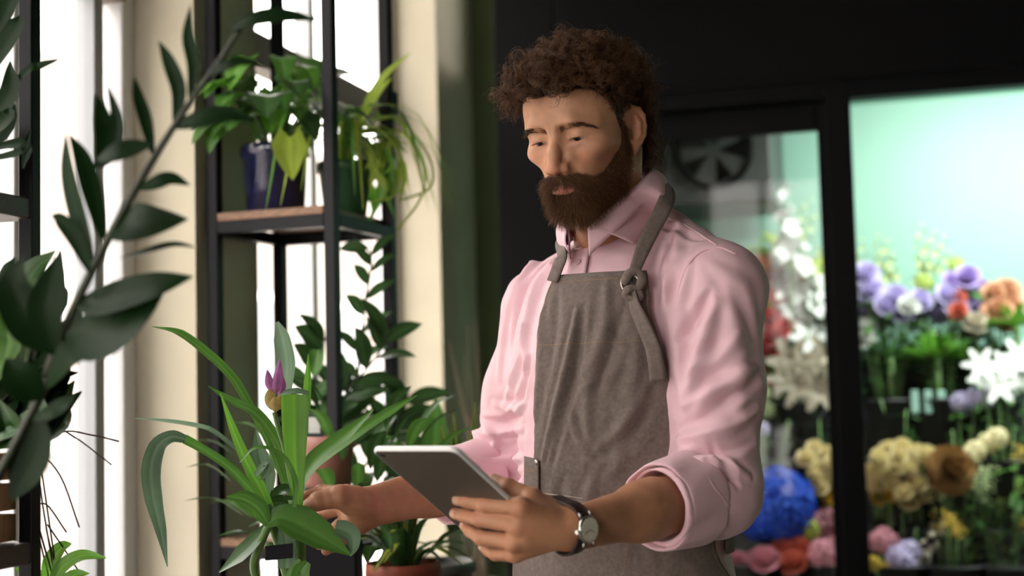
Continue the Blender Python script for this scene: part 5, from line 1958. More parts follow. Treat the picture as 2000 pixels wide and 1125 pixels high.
FACE = -CF + 0.25 * UPN
g([(530, 1010), (505, 974), (454, 918), (403, 882), (360, 858)], 0, M_mid, 2.08, -0.05, normal=UPN * 0.6 - 0.9 * CF, widths=[16, 20, 20, 18, 20])
g([(362, 858), (335, 853), (308, 872), (295, 918), (300, 974), (314, 1035), (327, 1107)], 0, M_greyg, 2.03, -0.01, normal=-CF * 1.0 + 0.25 * CR + 0.2 * UPN, widths=[16, 24, 34, 38, 34, 22, 2], fold=0.55, wave=0.004)
g([(560, 960), (540, 900), (505, 826), (480, 780), (454, 739), (413, 698), (352, 652), (298, 638)], 0, M_mid, 2.16, 0.02, normal=UPN - 0.6 * CF, widths=[12, 14, 16, 18, 22, 24, 22, 2])
g([(570, 960), (556, 897), (531, 846), (495, 805), (454, 785), (406, 754)], 0, M_mid, 2.12, 0.02, normal=UPN - 0.6 * CF, widths=[14, 18, 24, 28, 24, 2])
g([(520, 960), (490, 905), (454, 872), (413, 841), (378, 831), (327, 823), (263, 817)], 0, M_greyg, 2.20, 0.05, normal=UPN - 0.5 * CF, widths=[10, 12, 12, 14, 16, 14, 2])
g([(530, 1000), (510, 955), (490, 920), (475, 887), (454, 836), (430, 767)], 0, M_bright, 2.05, 0.0, normal=FACE + 0.5 * CR, widths=[16, 22, 24, 22, 16, 2])
g([(583, 1010), (582, 969), (577, 900), (575, 840), (575, 800), (575, 770)], 0, M_bright, 2.06, 0.0, normal=FACE + 0.3 * CR, widths=[12, 20, 38, 50, 54, 54], fold=0.4)
g([(547, 772), (560, 766), (580, 764), (603, 768)], 0, M_greyg, 2.05, 0.01, normal=UPN - 0.6 * CF, widths=[4, 16, 22, 14], fold=0.1)
g([(596, 800), (600, 745), (602, 692)], 0, M_bright, 2.08, 0.0, normal=FACE + 0.6 * CR, widths=[20, 16, 2])
g([(560, 800), (557, 765), (560, 710), (552, 660), (541, 629)], 0, M_greyg, 2.22, 0.02, normal=FACE - 0.4 * CR, widths=[18, 34, 46, 36, 8])
g([(580, 1000), (577, 959), (618, 897), (674, 851), (730, 800)], 0, M_mid, 2.14, 0.10, normal=UPN - 0.7 * CF, widths=[14, 26, 42, 38, 2])
g([(585, 990), (597, 928), (684, 857), (761, 805), (815, 772)], 0, M_mid, 2.22, 0.15, normal=UPN - 0.7 * CF, widths=[12, 22, 30, 26, 3])
g([(575, 990), (577, 943), (557, 897), (526, 877), (495, 877), (468, 904)], 0, M_mid, 2.03, -0.02, normal=UPN - 0.5 * CF, widths=[10, 12, 14, 14, 12, 2])
g([(520, 980), (520, 930), (508, 890), (500, 840)], 0, M_greyg, 2.10, 0.03, normal=FACE, widths=[20, 40, 34, 4], fold=0.4)
g([(500, 930), (512, 915), (524, 905), (522, 925), (508, 938)], 0, M_greyg, 2.04, 0.0, normal=UPN - 0.6 * CF, widths=[16, 22, 22, 18, 3])
g([(524, 1025), (505, 994), (475, 975), (442, 970)], 0, M_mid, 2.04, -0.02, normal=FACE + 0.4 * UPN, widths=[14, 40, 36, 2])
# the leaf he holds and the ones round his fingers
g([(521, 1026), (545, 1010), (585, 1022), (630, 1048), (684, 1084)], 0, M_mid, 2.04, -0.01, normal=-CF + 0.6 * UPN, widths=[14, 48, 72, 58, 4], fold=0.18)
g([(655, 1030), (672, 1034), (688, 1046), (690, 1068), (684, 1086)], 0, M_greyg, 2.035, 0.01, normal=-CF + 0.2 * UPN, widths=[28, 36, 34, 22, 4])
g([(520, 985), (545, 982), (575, 988), (605, 996)], 0, M_leaf, 2.075, 0.02, normal=-CF + 0.9 * UPN, widths=[12, 36, 40, 24], fold=0.1)
g([(515, 990), (520, 1000), (528, 1024)], 0, M_greyg, 2.05, 0.0, normal=FACE, widths=[30, 34, 10])
g([(540, 990), (545, 965), (560, 955), (580, 958)], 0, M_leaf, 2.09, 0.02, normal=UPN - 0.6 * CF, widths=[24, 34, 30, 10])
g([(527, 1022), (500, 1055), (470, 1085), (428, 1118)], 0, M_leaf, 2.06, 0.0, normal=UPN - 0.8 * CF, widths=[14, 38, 42, 4])
g([(560, 1110), (560, 1060), (548, 1020)], 0, M_greyg, 2.07, 0.0, normal=FACE, widths=[34, 36, 10])
g([(580, 1140), (590, 1115), (602, 1098)], 0, M_mid, 2.05, 0.0, normal=FACE, widths=[30, 36, 14], prof='ovate')
g([(566, 1150), (575, 1120), (585, 1092)], 0, M_mid, 2.055, 0.0, normal=FACE - 0.4 * CR, widths=[26, 30, 8])
for pts, r in (([(530, 1015, 2.05), (508, 1065, 2.06), (495, 1110, 2.08), (520, 1165, 2.09)], 8), ([(530, 1015, 2.08), (548, 1070, 2.09), (568, 1150, 2.10)], 11), ([(575, 975, 2.09), (585, 1060, 2.10), (585, 1150, 2.10)], 13), ([(536, 805, 2.10), (545, 840, 2.10), (557, 882, 2.10), (572, 960, 2.10)], 5)):
    MB().tube(pxpath(pts, 6), r * 2.08 / FPX, n=9).build('stem', M_stem, gi, smooth=True)
# purple bud
fl = empty('flower', at(536, 800, 2.10)); fl.parent = gi; fl.matrix_parent_inverse = world_of(gi).inverted()
fl['label'] = 'purple and cream bud'
M_purp = mat('purple_petal', (0.40, 0.14, 0.36), rough=0.5, noise=0.2, nscale=60, trans=0.25)
M_bract = mat('cream_brown_bract', (0.42, 0.30, 0.10), rough=0.55, noise=0.4, nscale=50, trans=0.2)
for pts, w, m in (([(536, 765, 2.10), (543, 735, 2.095), (546, 701, 2.10)], 20, M_purp), ([(530, 765, 2.095), (525, 745, 2.09), (522, 722, 2.09)], 18, M_purp), ([(538, 770, 2.085), (540, 748, 2.08), (541, 728, 2.08)], 18, M_purp), ([(545, 775, 2.11), (552, 755, 2.11), (553, 735, 2.11)], 14, M_purp),
                  ([(536, 802, 2.09), (528, 780, 2.085), (526, 760, 2.08)], 26, M_bract), ([(538, 802, 2.085), (545, 785, 2.08), (549, 768, 2.08)], 22, M_bract), ([(537, 806, 2.08), (536, 790, 2.07), (535, 775, 2.07)], 24, M_bract), ([(537, 800, 2.11), (530, 780, 2.12), (530, 762, 2.12)], 24, M_bract)):
    d = pts[0][2]
    leaf(pxpath(pts, 4), w * d / FPX, -CF, m, fl, 'ovate', fold=-0.5, nu=3, name='petal')
# black tag
MB().box((-0.020, -0.001, -0.0105), (0.020, 0.001, 0.0105), lambda v: at(545, 1078, 2.045) + (CR * math.cos(0.1) + CU * math.sin(0.1)) * v[0] + CF * v[1] + CU * v[2]).build('plant_tag', M_shblack, gi, bevel=0.0006)

# ------------------------------------------------------------------ near shelf and plants at the left edge
C0 = at(58, 560, 1.90); C0[2] = 0


def S3(a, b, z):
    return C0 - RU * a - RV * b + np.array([0, 0, z])


ns = empty('display_rack', S3(0.15, 0.15, 0)); tag(ns, 'black steel rack with dark boards at the left edge of the picture', 'shelf')
q = 0.0105
for a in (0, 0.32):
    for b in (0, 0.34):
        MB().box((-q + a, -q + b, 0), (q + a, q + b, 2.4), lambda v: S3(*v)).build('post', M_shblack, ns, bevel=0.002)
for z in (0.35, 1.10, 1.555, 2.2):
    MB().box((-0.008, -0.008, z - 0.028), (0.328, 0.348, z), lambda v: S3(*v)).build('board', mat('dark_stained_board', (0.035, 0.018, 0.012), rough=0.45, noise=0.3, nscale=15, stretch=(1, 9, 9)) if z == 0.35 else bpy.data.materials['dark_stained_board'], ns, bevel=0.002)
cr = empty('wooden_crate', S3(0.16, 0.17, 1.101)); tag(cr, 'light wooden crate standing on the left rack', 'crate')
M_crate = mat('pale_pine', (0.42, 0.27, 0.13), rough=0.65, noise=0.2, nscale=14, stretch=(9, 9, 1))
for k in range(3):
    z = 1.101 + k * 0.040
    for a0, a1, b0, b1 in ((0.012, 0.30, 0.012, 0.024), (0.012, 0.30, 0.30, 0.312), (0.012, 0.024, 0.024, 0.30), (0.288, 0.30, 0.024, 0.30)):
        MB().box((a0, b0, z + 0.002), (a1, b1, z + 0.037), lambda v: S3(*v)).build('slat', M_crate, cr, bevel=0.001)
MB().box((0.024, 0.024, 1.103), (0.288, 0.30, 1.109), lambda v: S3(*v)).build('crate_floor', M_crate, cr)
# plant in the crate: leaves at the left edge
lp = pot('crate_plant', S3(0.10, 0.10, 1.110), 0.068, 0.10, M_clay, 'leafy plant in a clay pot inside the wooden crate', 'plant')
for pts, w, m in (([(20, 900, 1.80), (40, 760, 1.82), (95, 740, 1.80), (152, 728, 1.80)], 50, M_zz), ([(10, 880, 1.8), (5, 760, 1.8), (30, 690, 1.8)], 60, M_mid), ([(20, 900, 1.75), (80, 800, 1.75), (120, 760, 1.75)], 36, M_zz),
                  ([(0, 900, 1.75), (30, 620, 1.75), (60, 540, 1.75), (108, 490, 1.75)], 70, M_leaf), ([(10, 900, 1.8), (20, 640, 1.8), (10, 520, 1.8)], 70, M_leaf), ([(0, 880, 1.7), (10, 700, 1.7), (0, 600, 1.7)], 60, M_mid),
                  ([(30, 900, 1.72), (90, 640, 1.72), (110, 560, 1.72), (118, 490, 1.72)], 46, M_zz), ([(25, 900, 1.7), (90, 700, 1.7), (140, 640, 1.7), (160, 600, 1.7)], 50, M_zz), ([(20, 900, 1.7), (60, 820, 1.7), (60, 760, 1.68)], 50, M_greyg)):
    pts = [(-130, 905, 1.83)] + pts[1:]
    pleaf(pts, 0, m, lp, widths=[5, 6, w * 0.9, w, w * 0.6, 3], normal=FACE + 0.4 * UPN)
rl = random.Random(8)
for k in range(34):
    x = rl.uniform(-20, 125); y = rl.uniform(540, 850); d = rl.uniform(1.72, 1.86)
    bx = (-10 + x) * 0.5; ln = rl.uniform(60, 110); an = rl.uniform(-1.0, 1.0)
    pleaf([(-130, 905, 1.83), (0.5 * (bx + x) - 20, 0.5 * (890 + y), 0.5 * (1.8 + d)), (x, y, d), (x + ln * 0.6 * math.sin(an), y - ln * math.cos(an) * 0.7, d)], 0, rl.choice([M_zz, M_zz, M_leaf]), lp, widths=[4, 6, 40, 46, 30, 3], normal=FACE + 0.4 * UPN + 0.5 * CR * rl.uniform(-1, 1))
# plant on the upper board
up_ = pot('hanging_leaf_plant', S3(0.09, 0.09, 1.556), 0.07, 0.10, mat('cream_ceramic', (0.55, 0.48, 0.33), rough=0.5), 'plant with dark drooping leaves on the upper board of the left rack', 'plant')
for pts, w in (([(-20, 330, 1.78), (10, 200, 1.8), (20, 120, 1.8)], 44), ([(-20, 330, 1.8), (5, 260, 1.82), (20, 170, 1.82)], 38), ([(-10, 300, 1.8), (15, 80, 1.8), (40, 30, 1.8)], 40), ([(-10, 300, 1.8), (40, 150, 1.8), (75, 130, 1.8), (112, 117, 1.8)], 18), ([(-10, 320, 1.8), (40, 280, 1.78), (45, 330, 1.78)], 24),
               ([(-20, 340, 1.75), (0, 240, 1.75), (18, 210, 1.75)], 40), ([(-10, 300, 1.85), (10, 20, 1.85), (20, -30, 1.85)], 44), ([(-10, 330, 1.8), (30, 300, 1.78), (60, 255, 1.78)], 16)):
    pts = [(-125, 320, 1.83)] + pts[1:]
    pleaf(pts, 0, M_zz, up_, widths=[6, 10, w, w * 0.8, 3], normal=FACE)

# big glossy leaved branch in front (nearest plant)
cZ = S3(0.02, 0.50, 0.0); cZ[2] = 0.0
MZp = mat('black_planter', (0.02, 0.02, 0.022), rough=0.5)
nz_ = pot('tall_zamioculcas', cZ, 0.14, 0.42, MZp, 'tall dark glossy leaved plant with a long slanting stalk nearest the camera', 'plant', taper=0.75)
base = cZ + np.array([0, 0, 0.40])
rach = [(40, 850, 1.50), (95, 720, 1.48), (150, 590, 1.46), (210, 470, 1.45), (270, 360, 1.44), (330, 262, 1.43), (375, 195, 1.43), (425, 125, 1.43), (470, 55, 1.43)]
P = spline([base, base + np.array([0.01, 0.02, 0.3])] + [at(*p) for p in rach], 5)
n = len(P)
MB().tube(P, [0.0062 * (1 - 0.60 * i / n) for i in range(n)], n=8).build('stalk', M_rachis, nz_, smooth=True)
N1 = -CF * 0.9 + 0.5 * UPN
for pts, w, nn in (([(222, 445, 1.45), (250, 440, 1.43), (295, 437, 1.42), (368, 428, 1.42)], 76, N1), ([(150, 590, 1.46), (200, 590, 1.44), (300, 560, 1.42), (378, 540, 1.42)], 60, N1), ([(130, 650, 1.46), (190, 650, 1.44), (260, 600, 1.43), (330, 545, 1.43)], 120, N1),
                   ([(185, 520, 1.45), (160, 440, 1.46), (135, 340, 1.47), (128, 258, 1.48)], 36, -CF - 0.5 * CR), ([(205, 480, 1.45), (180, 380, 1.46), (160, 310, 1.46), (135, 262, 1.46)], 34, -CF + 0.6 * CR), ([(190, 310, 1.44), (225, 300, 1.43), (265, 290, 1.43), (302, 282, 1.43)], 40, N1),
                   ([(190, 318, 1.45), (205, 270, 1.45), (200, 230, 1.45), (188, 183, 1.45)], 34, -CF + 0.5 * CR), ([(180, 330, 1.5), (215, 300, 1.5), (230, 240, 1.5), (210, 165, 1.5)], 26, -CF), ([(265, 370, 1.44), (305, 358, 1.43), (335, 350, 1.43), (372, 362, 1.43)], 30, N1),
                   ([(235, 505, 1.45), (290, 490, 1.44), (340, 478, 1.44), (386, 484, 1.44)], 18, N1 + 0.5 * UPN), ([(330, 250, 1.43), (390, 235, 1.42), (440, 225, 1.42), (500, 236, 1.42)], 38, N1), ([(400, 150, 1.43), (440, 130, 1.42), (470, 120, 1.42), (520, 128, 1.42)], 24, N1),
                   ([(445, 60, 1.43), (500, 38, 1.42), (560, 32, 1.42), (624, 40, 1.42)], 34, N1), ([(340, 248, 1.43), (350, 180, 1.43), (330, 120, 1.43), (310, 80, 1.43)], 26, -CF), ([(300, 310, 1.44), (285, 240, 1.44), (270, 190, 1.44), (262, 150, 1.44)], 22, -CF + 0.4 * CR),
                   ([(120, 690, 1.47), (60, 640, 1.47), (30, 560, 1.47), (45, 500, 1.47)], 66, N1), ([(110, 700, 1.47), (90, 620, 1.46), (100, 560, 1.46), (110, 500, 1.46)], 60, -CF), ([(90, 760, 1.48), (130, 700, 1.46), (160, 680, 1.46), (205, 640, 1.46)], 50, N1), ([(60, 820, 1.5), (110, 800, 1.48), (150, 770, 1.48)], 30, N1),
                   ([(370, 200, 1.43), (380, 130, 1.43), (368, 70, 1.43), (372, 10, 1.43)], 24, -CF), ([(180, 540, 1.45), (150, 470, 1.45), (120, 430, 1.45), (100, 420, 1.45)], 28, -CF), ([(80, 780, 1.49), (40, 740, 1.48), (10, 700, 1.48)], 60, N1), ([(75, 800, 1.5), (60, 900, 1.5), (20, 980, 1.5)], 70, N1)):
    pleaf([(p[0], p[1], p[2]) for p in pts], w * 1.22, M_zz, nz_, normal=nn, prof='lance', fold=0.22)
# thin grasses and a small green plant low at the left
gr = pot('grass_pot', at(165, 1190, 2.06) * np.array([1, 1, 0]) + np.array([0, 0, 0.70]), 0.07, 0.13, MZp, 'pot of thin reddish grass blades and green leaves low beside the left rack', 'plant')
pb = empty('plant_stool', at(165, 1190, 2.06) * np.array([1, 1, 0])); tag(pb, 'small round black stool that carries the grass pot', 'stool')
cst = at(165, 1190, 2.06) * np.array([1, 1, 0])
MB().lathe([(0.11, 0.66), (0.12, 0.665), (0.12, 0.695), (0.11, 0.70)], n=24, c=cst).build('seat', M_shblack, pb)
for k in range(3):
    t = 2 * math.pi * k / 3
    MB().tube([cst + np.array([0.08 * math.cos(t), 0.08 * math.sin(t), 0.665]), cst + np.array([0.12 * math.cos(t), 0.12 * math.sin(t), 0.0])], 0.011, n=8).build('leg', M_shblack, pb, smooth=True)
M_grass = mat('reddish_grass', (0.055, 0.025, 0.022), rough=0.6)
for pts in ([(110, 1150, 1.95), (60, 960, 1.95), (75, 890, 1.95), (118, 930, 1.95), (155, 1030, 1.95)], [(100, 1150, 1.95), (70, 1000, 1.95), (80, 830, 1.93), (140, 850, 1.9), (218, 908, 1.9)], [(110, 1150, 1.95), (75, 900, 1.95), (120, 845, 1.95), (180, 850, 1.95), (232, 862, 1.95)], [(120, 1150, 1.95), (90, 1030, 1.95), (110, 1050, 1.95), (160, 1125, 1.95)],
            [(110, 1150, 1.95), (72, 1010, 1.95), (90, 985, 1.95), (130, 1040, 1.95)], [(115, 1150, 1.95), (70, 820, 1.95), (100, 825, 1.95), (148, 856, 1.95)]):
    MB().tube(pxpath(pts, 5), 0.0011, n=4).build('grass_blade', M_grass, gr)
for pts, w in (([(100, 1150, 1.95), (120, 1110, 1.94), (160, 1085, 1.93), (208, 1090, 1.93)], 30), ([(95, 1150, 1.95), (100, 1100, 1.95), (120, 1070, 1.95), (140, 1062, 1.95)], 34), ([(100, 1160, 1.93), (140, 1125, 1.92), (175, 1120, 1.92)], 24), ([(90, 1150, 1.93), (60, 1120, 1.92), (30, 1110, 1.92)], 34)):
    pleaf(pts, w, M_bright, gr, prof='ovate')

# leave out leaves and stalks that would run through a wall, a shelf or another pot
from mathutils.bvhtree import BVHTree


def tree_of(objs):
    vs, fs = [], []
    for o in objs:
        n = len(vs); mw = world_of(o)
        vs += [mw @ v.co for v in o.data.vertices]
        fs += [[i + n for i in p.vertices] for p in o.data.polygons]
    return BVHTree.FromPolygons(vs, fs)


def kids(o, names=None):
    out = []
    for c in o.children:
        if c.type == 'MESH' and (names is None or c.name.split('.')[0] in names): out.append(c)
        out += kids(c, names)
    return out


HARD = ('pot', 'post', 'board', 'shelf_frame', 'block', 'plank', 'leg', 'slat', 'card_panel', 'white_square', 'shelf_clamp', 'transom', 'window_frame', 'mullion', 'pane', 'seat', 'vase')
tops = [o for o in COL.objects if o.parent is None and o.get('category') and o.name.split('.')[0] not in ('person', 'tablet', 'flower_cooler', 'display_stand', 'house_outside')]
hard = {o.name: kids(o, HARD) for o in tops}
walls = [o for o in COL.objects if o.name.startswith('wall_left')] + [c for o in COL.objects if o.name.startswith('window_') and o.parent is None for c in kids(o)]
for pl in (pt, sp, zz, st, sk, bl, dg, gr, lp, up_):
    T = tree_of(walls + [m for k, v in hard.items() if k != pl.name for m in v])
    drop = [c for c in kids(pl, ('leaf', 'stalk', 'runner', 'grass_blade')) if tree_of([c]).overlap(T)]
    for c in drop:
        for g_ in list(c.children): bpy.data.objects.remove(g_)
        bpy.data.objects.remove(c)
# ================================================================== FLOWERS IN THE COOLER
M_bucket = mat('black_bucket', (0.012, 0.013, 0.013), rough=0.5)
M_gbucket = mat('pale_mint_bucket', (0.30, 0.50, 0.42), rough=0.5)
frng = random.Random(12)


def petal_mat(name, c, v=0.12, tr=0.25):
    return mat(name, c, rough=0.6, spec=0.2, noise=v, nscale=25, trans=tr)


FM = dict(
    blue=mat('blue_petal', (0.008, 0.03, 0.38), rough=0.6, spec=0.2, color2=(0.06, 0.18, 0.80), nscale=40, trans=0.25), paleblue=petal_mat('pale_blue_petal', (0.04, 0.10, 0.60), 0.4),
    yellow=petal_mat('cream_yellow_petal', (0.90, 0.80, 0.50)), white=petal_mat('white_petal', (0.78, 0.78, 0.75)),
    ivory=petal_mat('ivory_petal', (0.60, 0.54, 0.42)), lilac=petal_mat('lilac_petal', (0.64, 0.57, 0.82)), mauve=petal_mat('mauve_petal', (0.50, 0.38, 0.70)),
    red=petal_mat('red_petal', (0.55, 0.050, 0.040)), coral=petal_mat('coral_petal', (0.62, 0.17, 0.11)), orange=petal_mat('orange_petal', (0.72, 0.22, 0.06)),
    peach=petal_mat('peach_petal', (0.66, 0.38, 0.24)), pink=petal_mat('pink_petal', (0.66, 0.30, 0.36)), dusk=petal_mat('dusky_pink_petal', (0.40, 0.17, 0.20)),
    tan=petal_mat('tan_petal', (0.38, 0.21, 0.075)), lime=petal_mat('lime_petal', (0.42, 0.52, 0.10)), gold=petal_mat('gold_petal', (0.72, 0.50, 0.08)), palegreen=petal_mat('pale_green_petal', (0.50, 0.58, 0.30)))


def petal_grid(ln, w, cup, roll):
    """petal in its own frame: grows along +x, faces +z"""
    G = []
    for i in range(5):
        t = i / 4
        hw = w * 0.5 * (0.35 + 0.65 * math.sin(math.pi * min(t * 0.78 + 0.12, 1)) ** 0.8) * (1 if t < 0.9 else 0.8)
        row = []
        for j in range(3):
            u = j - 1
            row.append((ln * t, u * hw, cup * ln * t * t + roll * hw * abs(u) - 0.25 * cup * ln * max(0, t - 0.7)))
        G.append(row)
    return np.array(G)


def place(G, origin, d, up, spin=0.0):
    d = nrm(d); up = np.asarray(up, float)
    s = np.cross(up, d)
    s = nrm(s) if np.linalg.norm(s) > 1e-6 else np.array([1.0, 0, 0])
    n = np.cross(d, s)
    return origin + G[..., 0:1] * d + G[..., 1:2] * s + G[..., 2:3] * n


def m_rose(r, rg, rings=((4, 0.35, 80), (5, 0.6, 62), (6, 0.85, 42), (7, 1.0, 18))):
    mb = MB()
    for ri, (n, k, el) in enumerate(rings):
        for i in range(n):
            an = 2 * math.pi * (i + 0.37 * ri + rg.uniform(-.1, .1)) / n
            e = math.radians(el + rg.uniform(-7, 7))
            d = np.array([math.cos(an) * math.cos(e), math.sin(an) * math.cos(e), math.sin(e)])
            mb.grid(place(petal_grid(r * (0.75 + 0.25 * k), r * (0.8 + 0.35 * k), 0.35, 0.25), np.array([0, 0, -0.1 * r]), d, np.array([0, 0, 1.0]) if el < 75 else np.array([-math.cos(an), -math.sin(an), 0.2])))
    return mb


def m_ball(r, n, fl, rg):
    """ball of small four-petalled florets"""
    mb = MB()
    for i in range(n):
        z = 1 - 1.75 * (i + 0.5) / n; th = i * 2.39996
        d = np.array([math.cos(th) * math.sqrt(max(0, 1 - z * z)), math.sin(th) * math.sqrt(max(0, 1 - z * z)), z])
        c = d * r * rg.uniform(0.90, 1.06)
        a = nrm(np.cross(d, (0.3, 0.5, 0.8))); b = np.cross(d, a); ro = rg.uniform(0, 1.5)
        for k in range(4):
            t = ro + k * math.pi / 2
            dr = nrm(math.cos(t) * a + math.sin(t) * b + d * 0.25)
            sd = np.cross(d, dr)
            mb.add([c, c + dr * fl * 0.55 + sd * fl * 0.42 + d * fl * 0.12, c + dr * fl, c + dr * fl * 0.55 - sd * fl * 0.42 + d * fl * 0.12], [(0, 1, 2, 3)])
    return mb


def m_spike(h, n, fl, rg, cup=0.5):
    """upright spike of funnel florets, smaller to the top"""
    mb = MB()
    for i in range(n):
        t = i / (n - 1)
        an = i * 2.4; s = fl * (1.05 - 0.65 * t)
        o = np.array([math.cos(an) * 0.012, math.sin(an) * 0.012, h * t])
        ax = nrm(np.array([math.cos(an), math.sin(an), 0.35 + 0.5 * t]))
        a = nrm(np.cross(ax, (0, 0, 1.0))); b = np.cross(ax, a)
        for k in range(5):
            f = 2 * math.pi * k / 5
            mb.grid(place(petal_grid(s, s * 0.7, -0.35, 0.2), o, ax * 0.75 + (math.cos(f) * a + math.sin(f) * b) * 0.7, ax))
    return mb


def m_lily(r, rg):
    mb = MB()
    for k in range(6):
        an = 2 * math.pi * k / 6
        d = np.array([math.cos(an), math.sin(an), 0.75])
        mb.grid(place(petal_grid(r, r * 0.42, -0.45, 0.3), np.zeros(3), d, np.array([0, 0, 1.0])))
    return mb


def m_spray(h, w, n, s, rg):
    """loose spray of tiny blossoms"""
    mb = MB()
    for i in range(n):
        c = np.array([rg.gauss(0, w * 0.4), rg.gauss(0, w * 0.4), h * rg.random()])
        for k in range(5):
            t = 2 * math.pi * k / 5
            mb.add([c, c + np.array([math.cos(t - .4), math.sin(t - .4), .4]) * s * .7, c + np.array([math.cos(t), math.sin(t), .3]) * s, c + np.array([math.cos(t + .4), math.sin(t + .4), .4]) * s * .7], [(0, 1, 2, 3)])
    return mb


def m_foliage(n, L, w, rg, up=0.6):
    mb = MB()
    for i in range(n):
        an = rg.uniform(0, 6.283); el = rg.uniform(-0.2, 1.1) * up
        d = np.array([math.cos(an) * math.cos(el), math.sin(an) * math.cos(el), math.sin(el)])
        o = np.array([0, 0, -rg.uniform(0.0, 0.22)])
        mb.grid(place(petal_grid(L * rg.uniform(0.6, 1.1), w, -0.4, 0.25), o, d, np.array([0, 0, 1.0])))
    return mb


_cache = {}


def to_mesh(mb, name, m):
    me = bpy.data.meshes.new(name); me.from_pydata(mb.v, [], mb.f); me.update()
    me.polygons.foreach_set('use_smooth', np.ones(len(me.polygons), dtype=bool))
    me.materials.append(m)
    return me


def bloom_mesh(kind, colour):
    key = (kind, colour)
    if key not in _cache:
        rg = random.Random(hash(kind) % 1000 if False else len(_cache) + 3)
        mb = {'rose': lambda: m_rose(0.036, rg), 'mum': lambda: m_rose(0.066, rg, ((6, .4, 82), (9, .6, 66), (11, .8, 48), (13, .95, 30), (14, 1.0, 8), (14, 1.0, -14))), 'ball': lambda: m_ball(0.112, 150, 0.027, rg),
              'cluster': lambda: m_ball(0.040, 46, 0.014, rg), 'spike': lambda: m_spike(0.20, 13, 0.040, rg), 'glad': lambda: m_spike(0.28, 12, 0.055, rg), 'bud': lambda: m_spike(0.13, 14, 0.016, rg),
              'lily': lambda: m_lily(0.085, rg), 'spray': lambda: m_spray(0.12, 0.07, 60, 0.010, rg), 'ruffle': lambda: m_rose(0.052, rg, ((5, .4, 80), (7, .7, 58), (8, .9, 35), (9, 1.0, 8)))}[kind]()
        _cache[key] = to_mesh(mb, 'bloom', FM[colour])
    return _cache[key]


STEM_ME = to_mesh(MB().tube([(0, 0, 0), (0.004, 0.002, -0.12), (0.0, 0.004, -0.25), (-0.004, 0.0, -0.36)], 0.0032, n=6), 'stem', M_stem)
FOL_ME = [to_mesh(m_foliage(9, 0.10, 0.026, random.Random(70 + i)), 'foliage', [M_leaf, M_mid, M_leaf][i]) for i in range(3)]


BUCKETS = []


def in_solid(V, margin=0.003):
    """does any of these world points lie in a step, the cooler walls or a bucket?"""
    q = np.asarray(V, float) - RK
    a, b, z = q @ RU, q @ RV, V[:, 2]
    for b0, b1, zt in STEPS:
        if ((b > b0 - margin) & (b < b1 + margin) & (z < zt + margin)).any(): return True
    if (b < CB + 0.11).any() or (b > 0.845).any() or (a < CA0 + 0.045).any(): return True
    for c, r, z0, z1 in BUCKETS:
        if ((((V[:, :2] - c[:2]) ** 2).sum(1) < (r * 1.09) ** 2) & (z > z0) & (z < z1 + 0.003)).any(): return True
    return False


def me_co(me):
    if me.name not in _co:
        v = np.empty(len(me.vertices) * 3, np.float32); me.vertices.foreach_get('co', v); _co[me.name] = v.reshape(-1, 3)
    return _co[me.name]


_co = {}


def add_foliage(parent, p, me, dz, rot, scales):
    """the largest leaf whorl that stays clear of the stand and the buckets"""
    Rz = np.array(Matrix.Rotation(rot, 3, 'Z'))
    for s in scales:
        V = p + np.array([0, 0, dz]) + (me_co(me) @ Rz.T) * s
        if not in_solid(V):
            f = bpy.data.objects.new('foliage', me); COL.objects.link(f); f.parent = parent
            f.location = (0, 0, dz); f.rotation_euler = (0, 0, rot); f.scale = (s,) * 3
            return f
    return None


def add_stem(parent, p, b):
    """straight into the nearest bucket of its step"""
    zs = [z for b0, b1, z in STEPS if b0 <= b < b1] or [STEPS[0][2]]
    near = [k for k in BUCKETS if abs(k[2] - zs[0]) < 0.01 and k[3] < p[2] + 0.02]
    tgt = None
    if near:
        k = min(near, key=lambda k: np.linalg.norm(k[0][:2] - p[:2]))
        d = p - k[0]; d[2] = 0
        if np.linalg.norm(d) < 0.20:
            tgt = k[0] + np.array([0, 0, 0.04]) + d / (np.linalg.norm(d) + 1e-6) * min(0.35 * k[1], 0.3 * np.linalg.norm(d))
    if tgt is None:
        tgt = np.array([p[0], p[1], max(p[2] - 0.16, zs[0] + 0.02)])
    v = p - tgt; L = np.linalg.norm(v)
    st = bpy.data.objects.new('stem', STEM_ME); COL.objects.link(st); st.parent = parent
    st.rotation_mode = 'QUATERNION'; st.rotation_quaternion = Vector(v / L).to_track_quat('Z', 'Y')
    st.scale = (1, 1, L / 0.36)
    return st


def flower(name, kind, colour, px, py, b, label, group=None, tilt=None, scale=1.0, foliage=True, lean=0.25):
    face = nrm(-CF * lean + np.array([frng.uniform(-.25, .25), frng.uniform(-.1, .1), 1.0 - lean]))
    if tilt is not None: face = nrm(np.asarray(tilt, float))
    qd = Vector(face).to_track_quat('Z', 'Y')
    me = bloom_mesh(kind, colour); sc = scale * frng.uniform(.9, 1.1)
    Rq = np.array(qd.to_matrix())
    bb = b
    for _ in range(14):
        p = rplane(px, py, bb)
        if not in_solid(p + (me_co(me) @ Rq.T) * sc): break
        bb -= 0.025
    else:
        bb = b; p = rplane(px, py, b)
    o = empty(name, p)
    tag(o, label, 'flower', group)
    bl = bpy.data.objects.new('bloom', me); COL.objects.link(bl); bl.parent = o
    bl.rotation_mode = 'QUATERNION'; bl.rotation_quaternion = qd; bl.scale = (sc,) * 3
    add_stem(o, p, bb)
    if foliage:
        add_foliage(o, p, frng.choice(FOL_ME), -0.045 * scale, frng.uniform(0, 6), (0.95, 0.75, 0.55, 0.4))
    return o


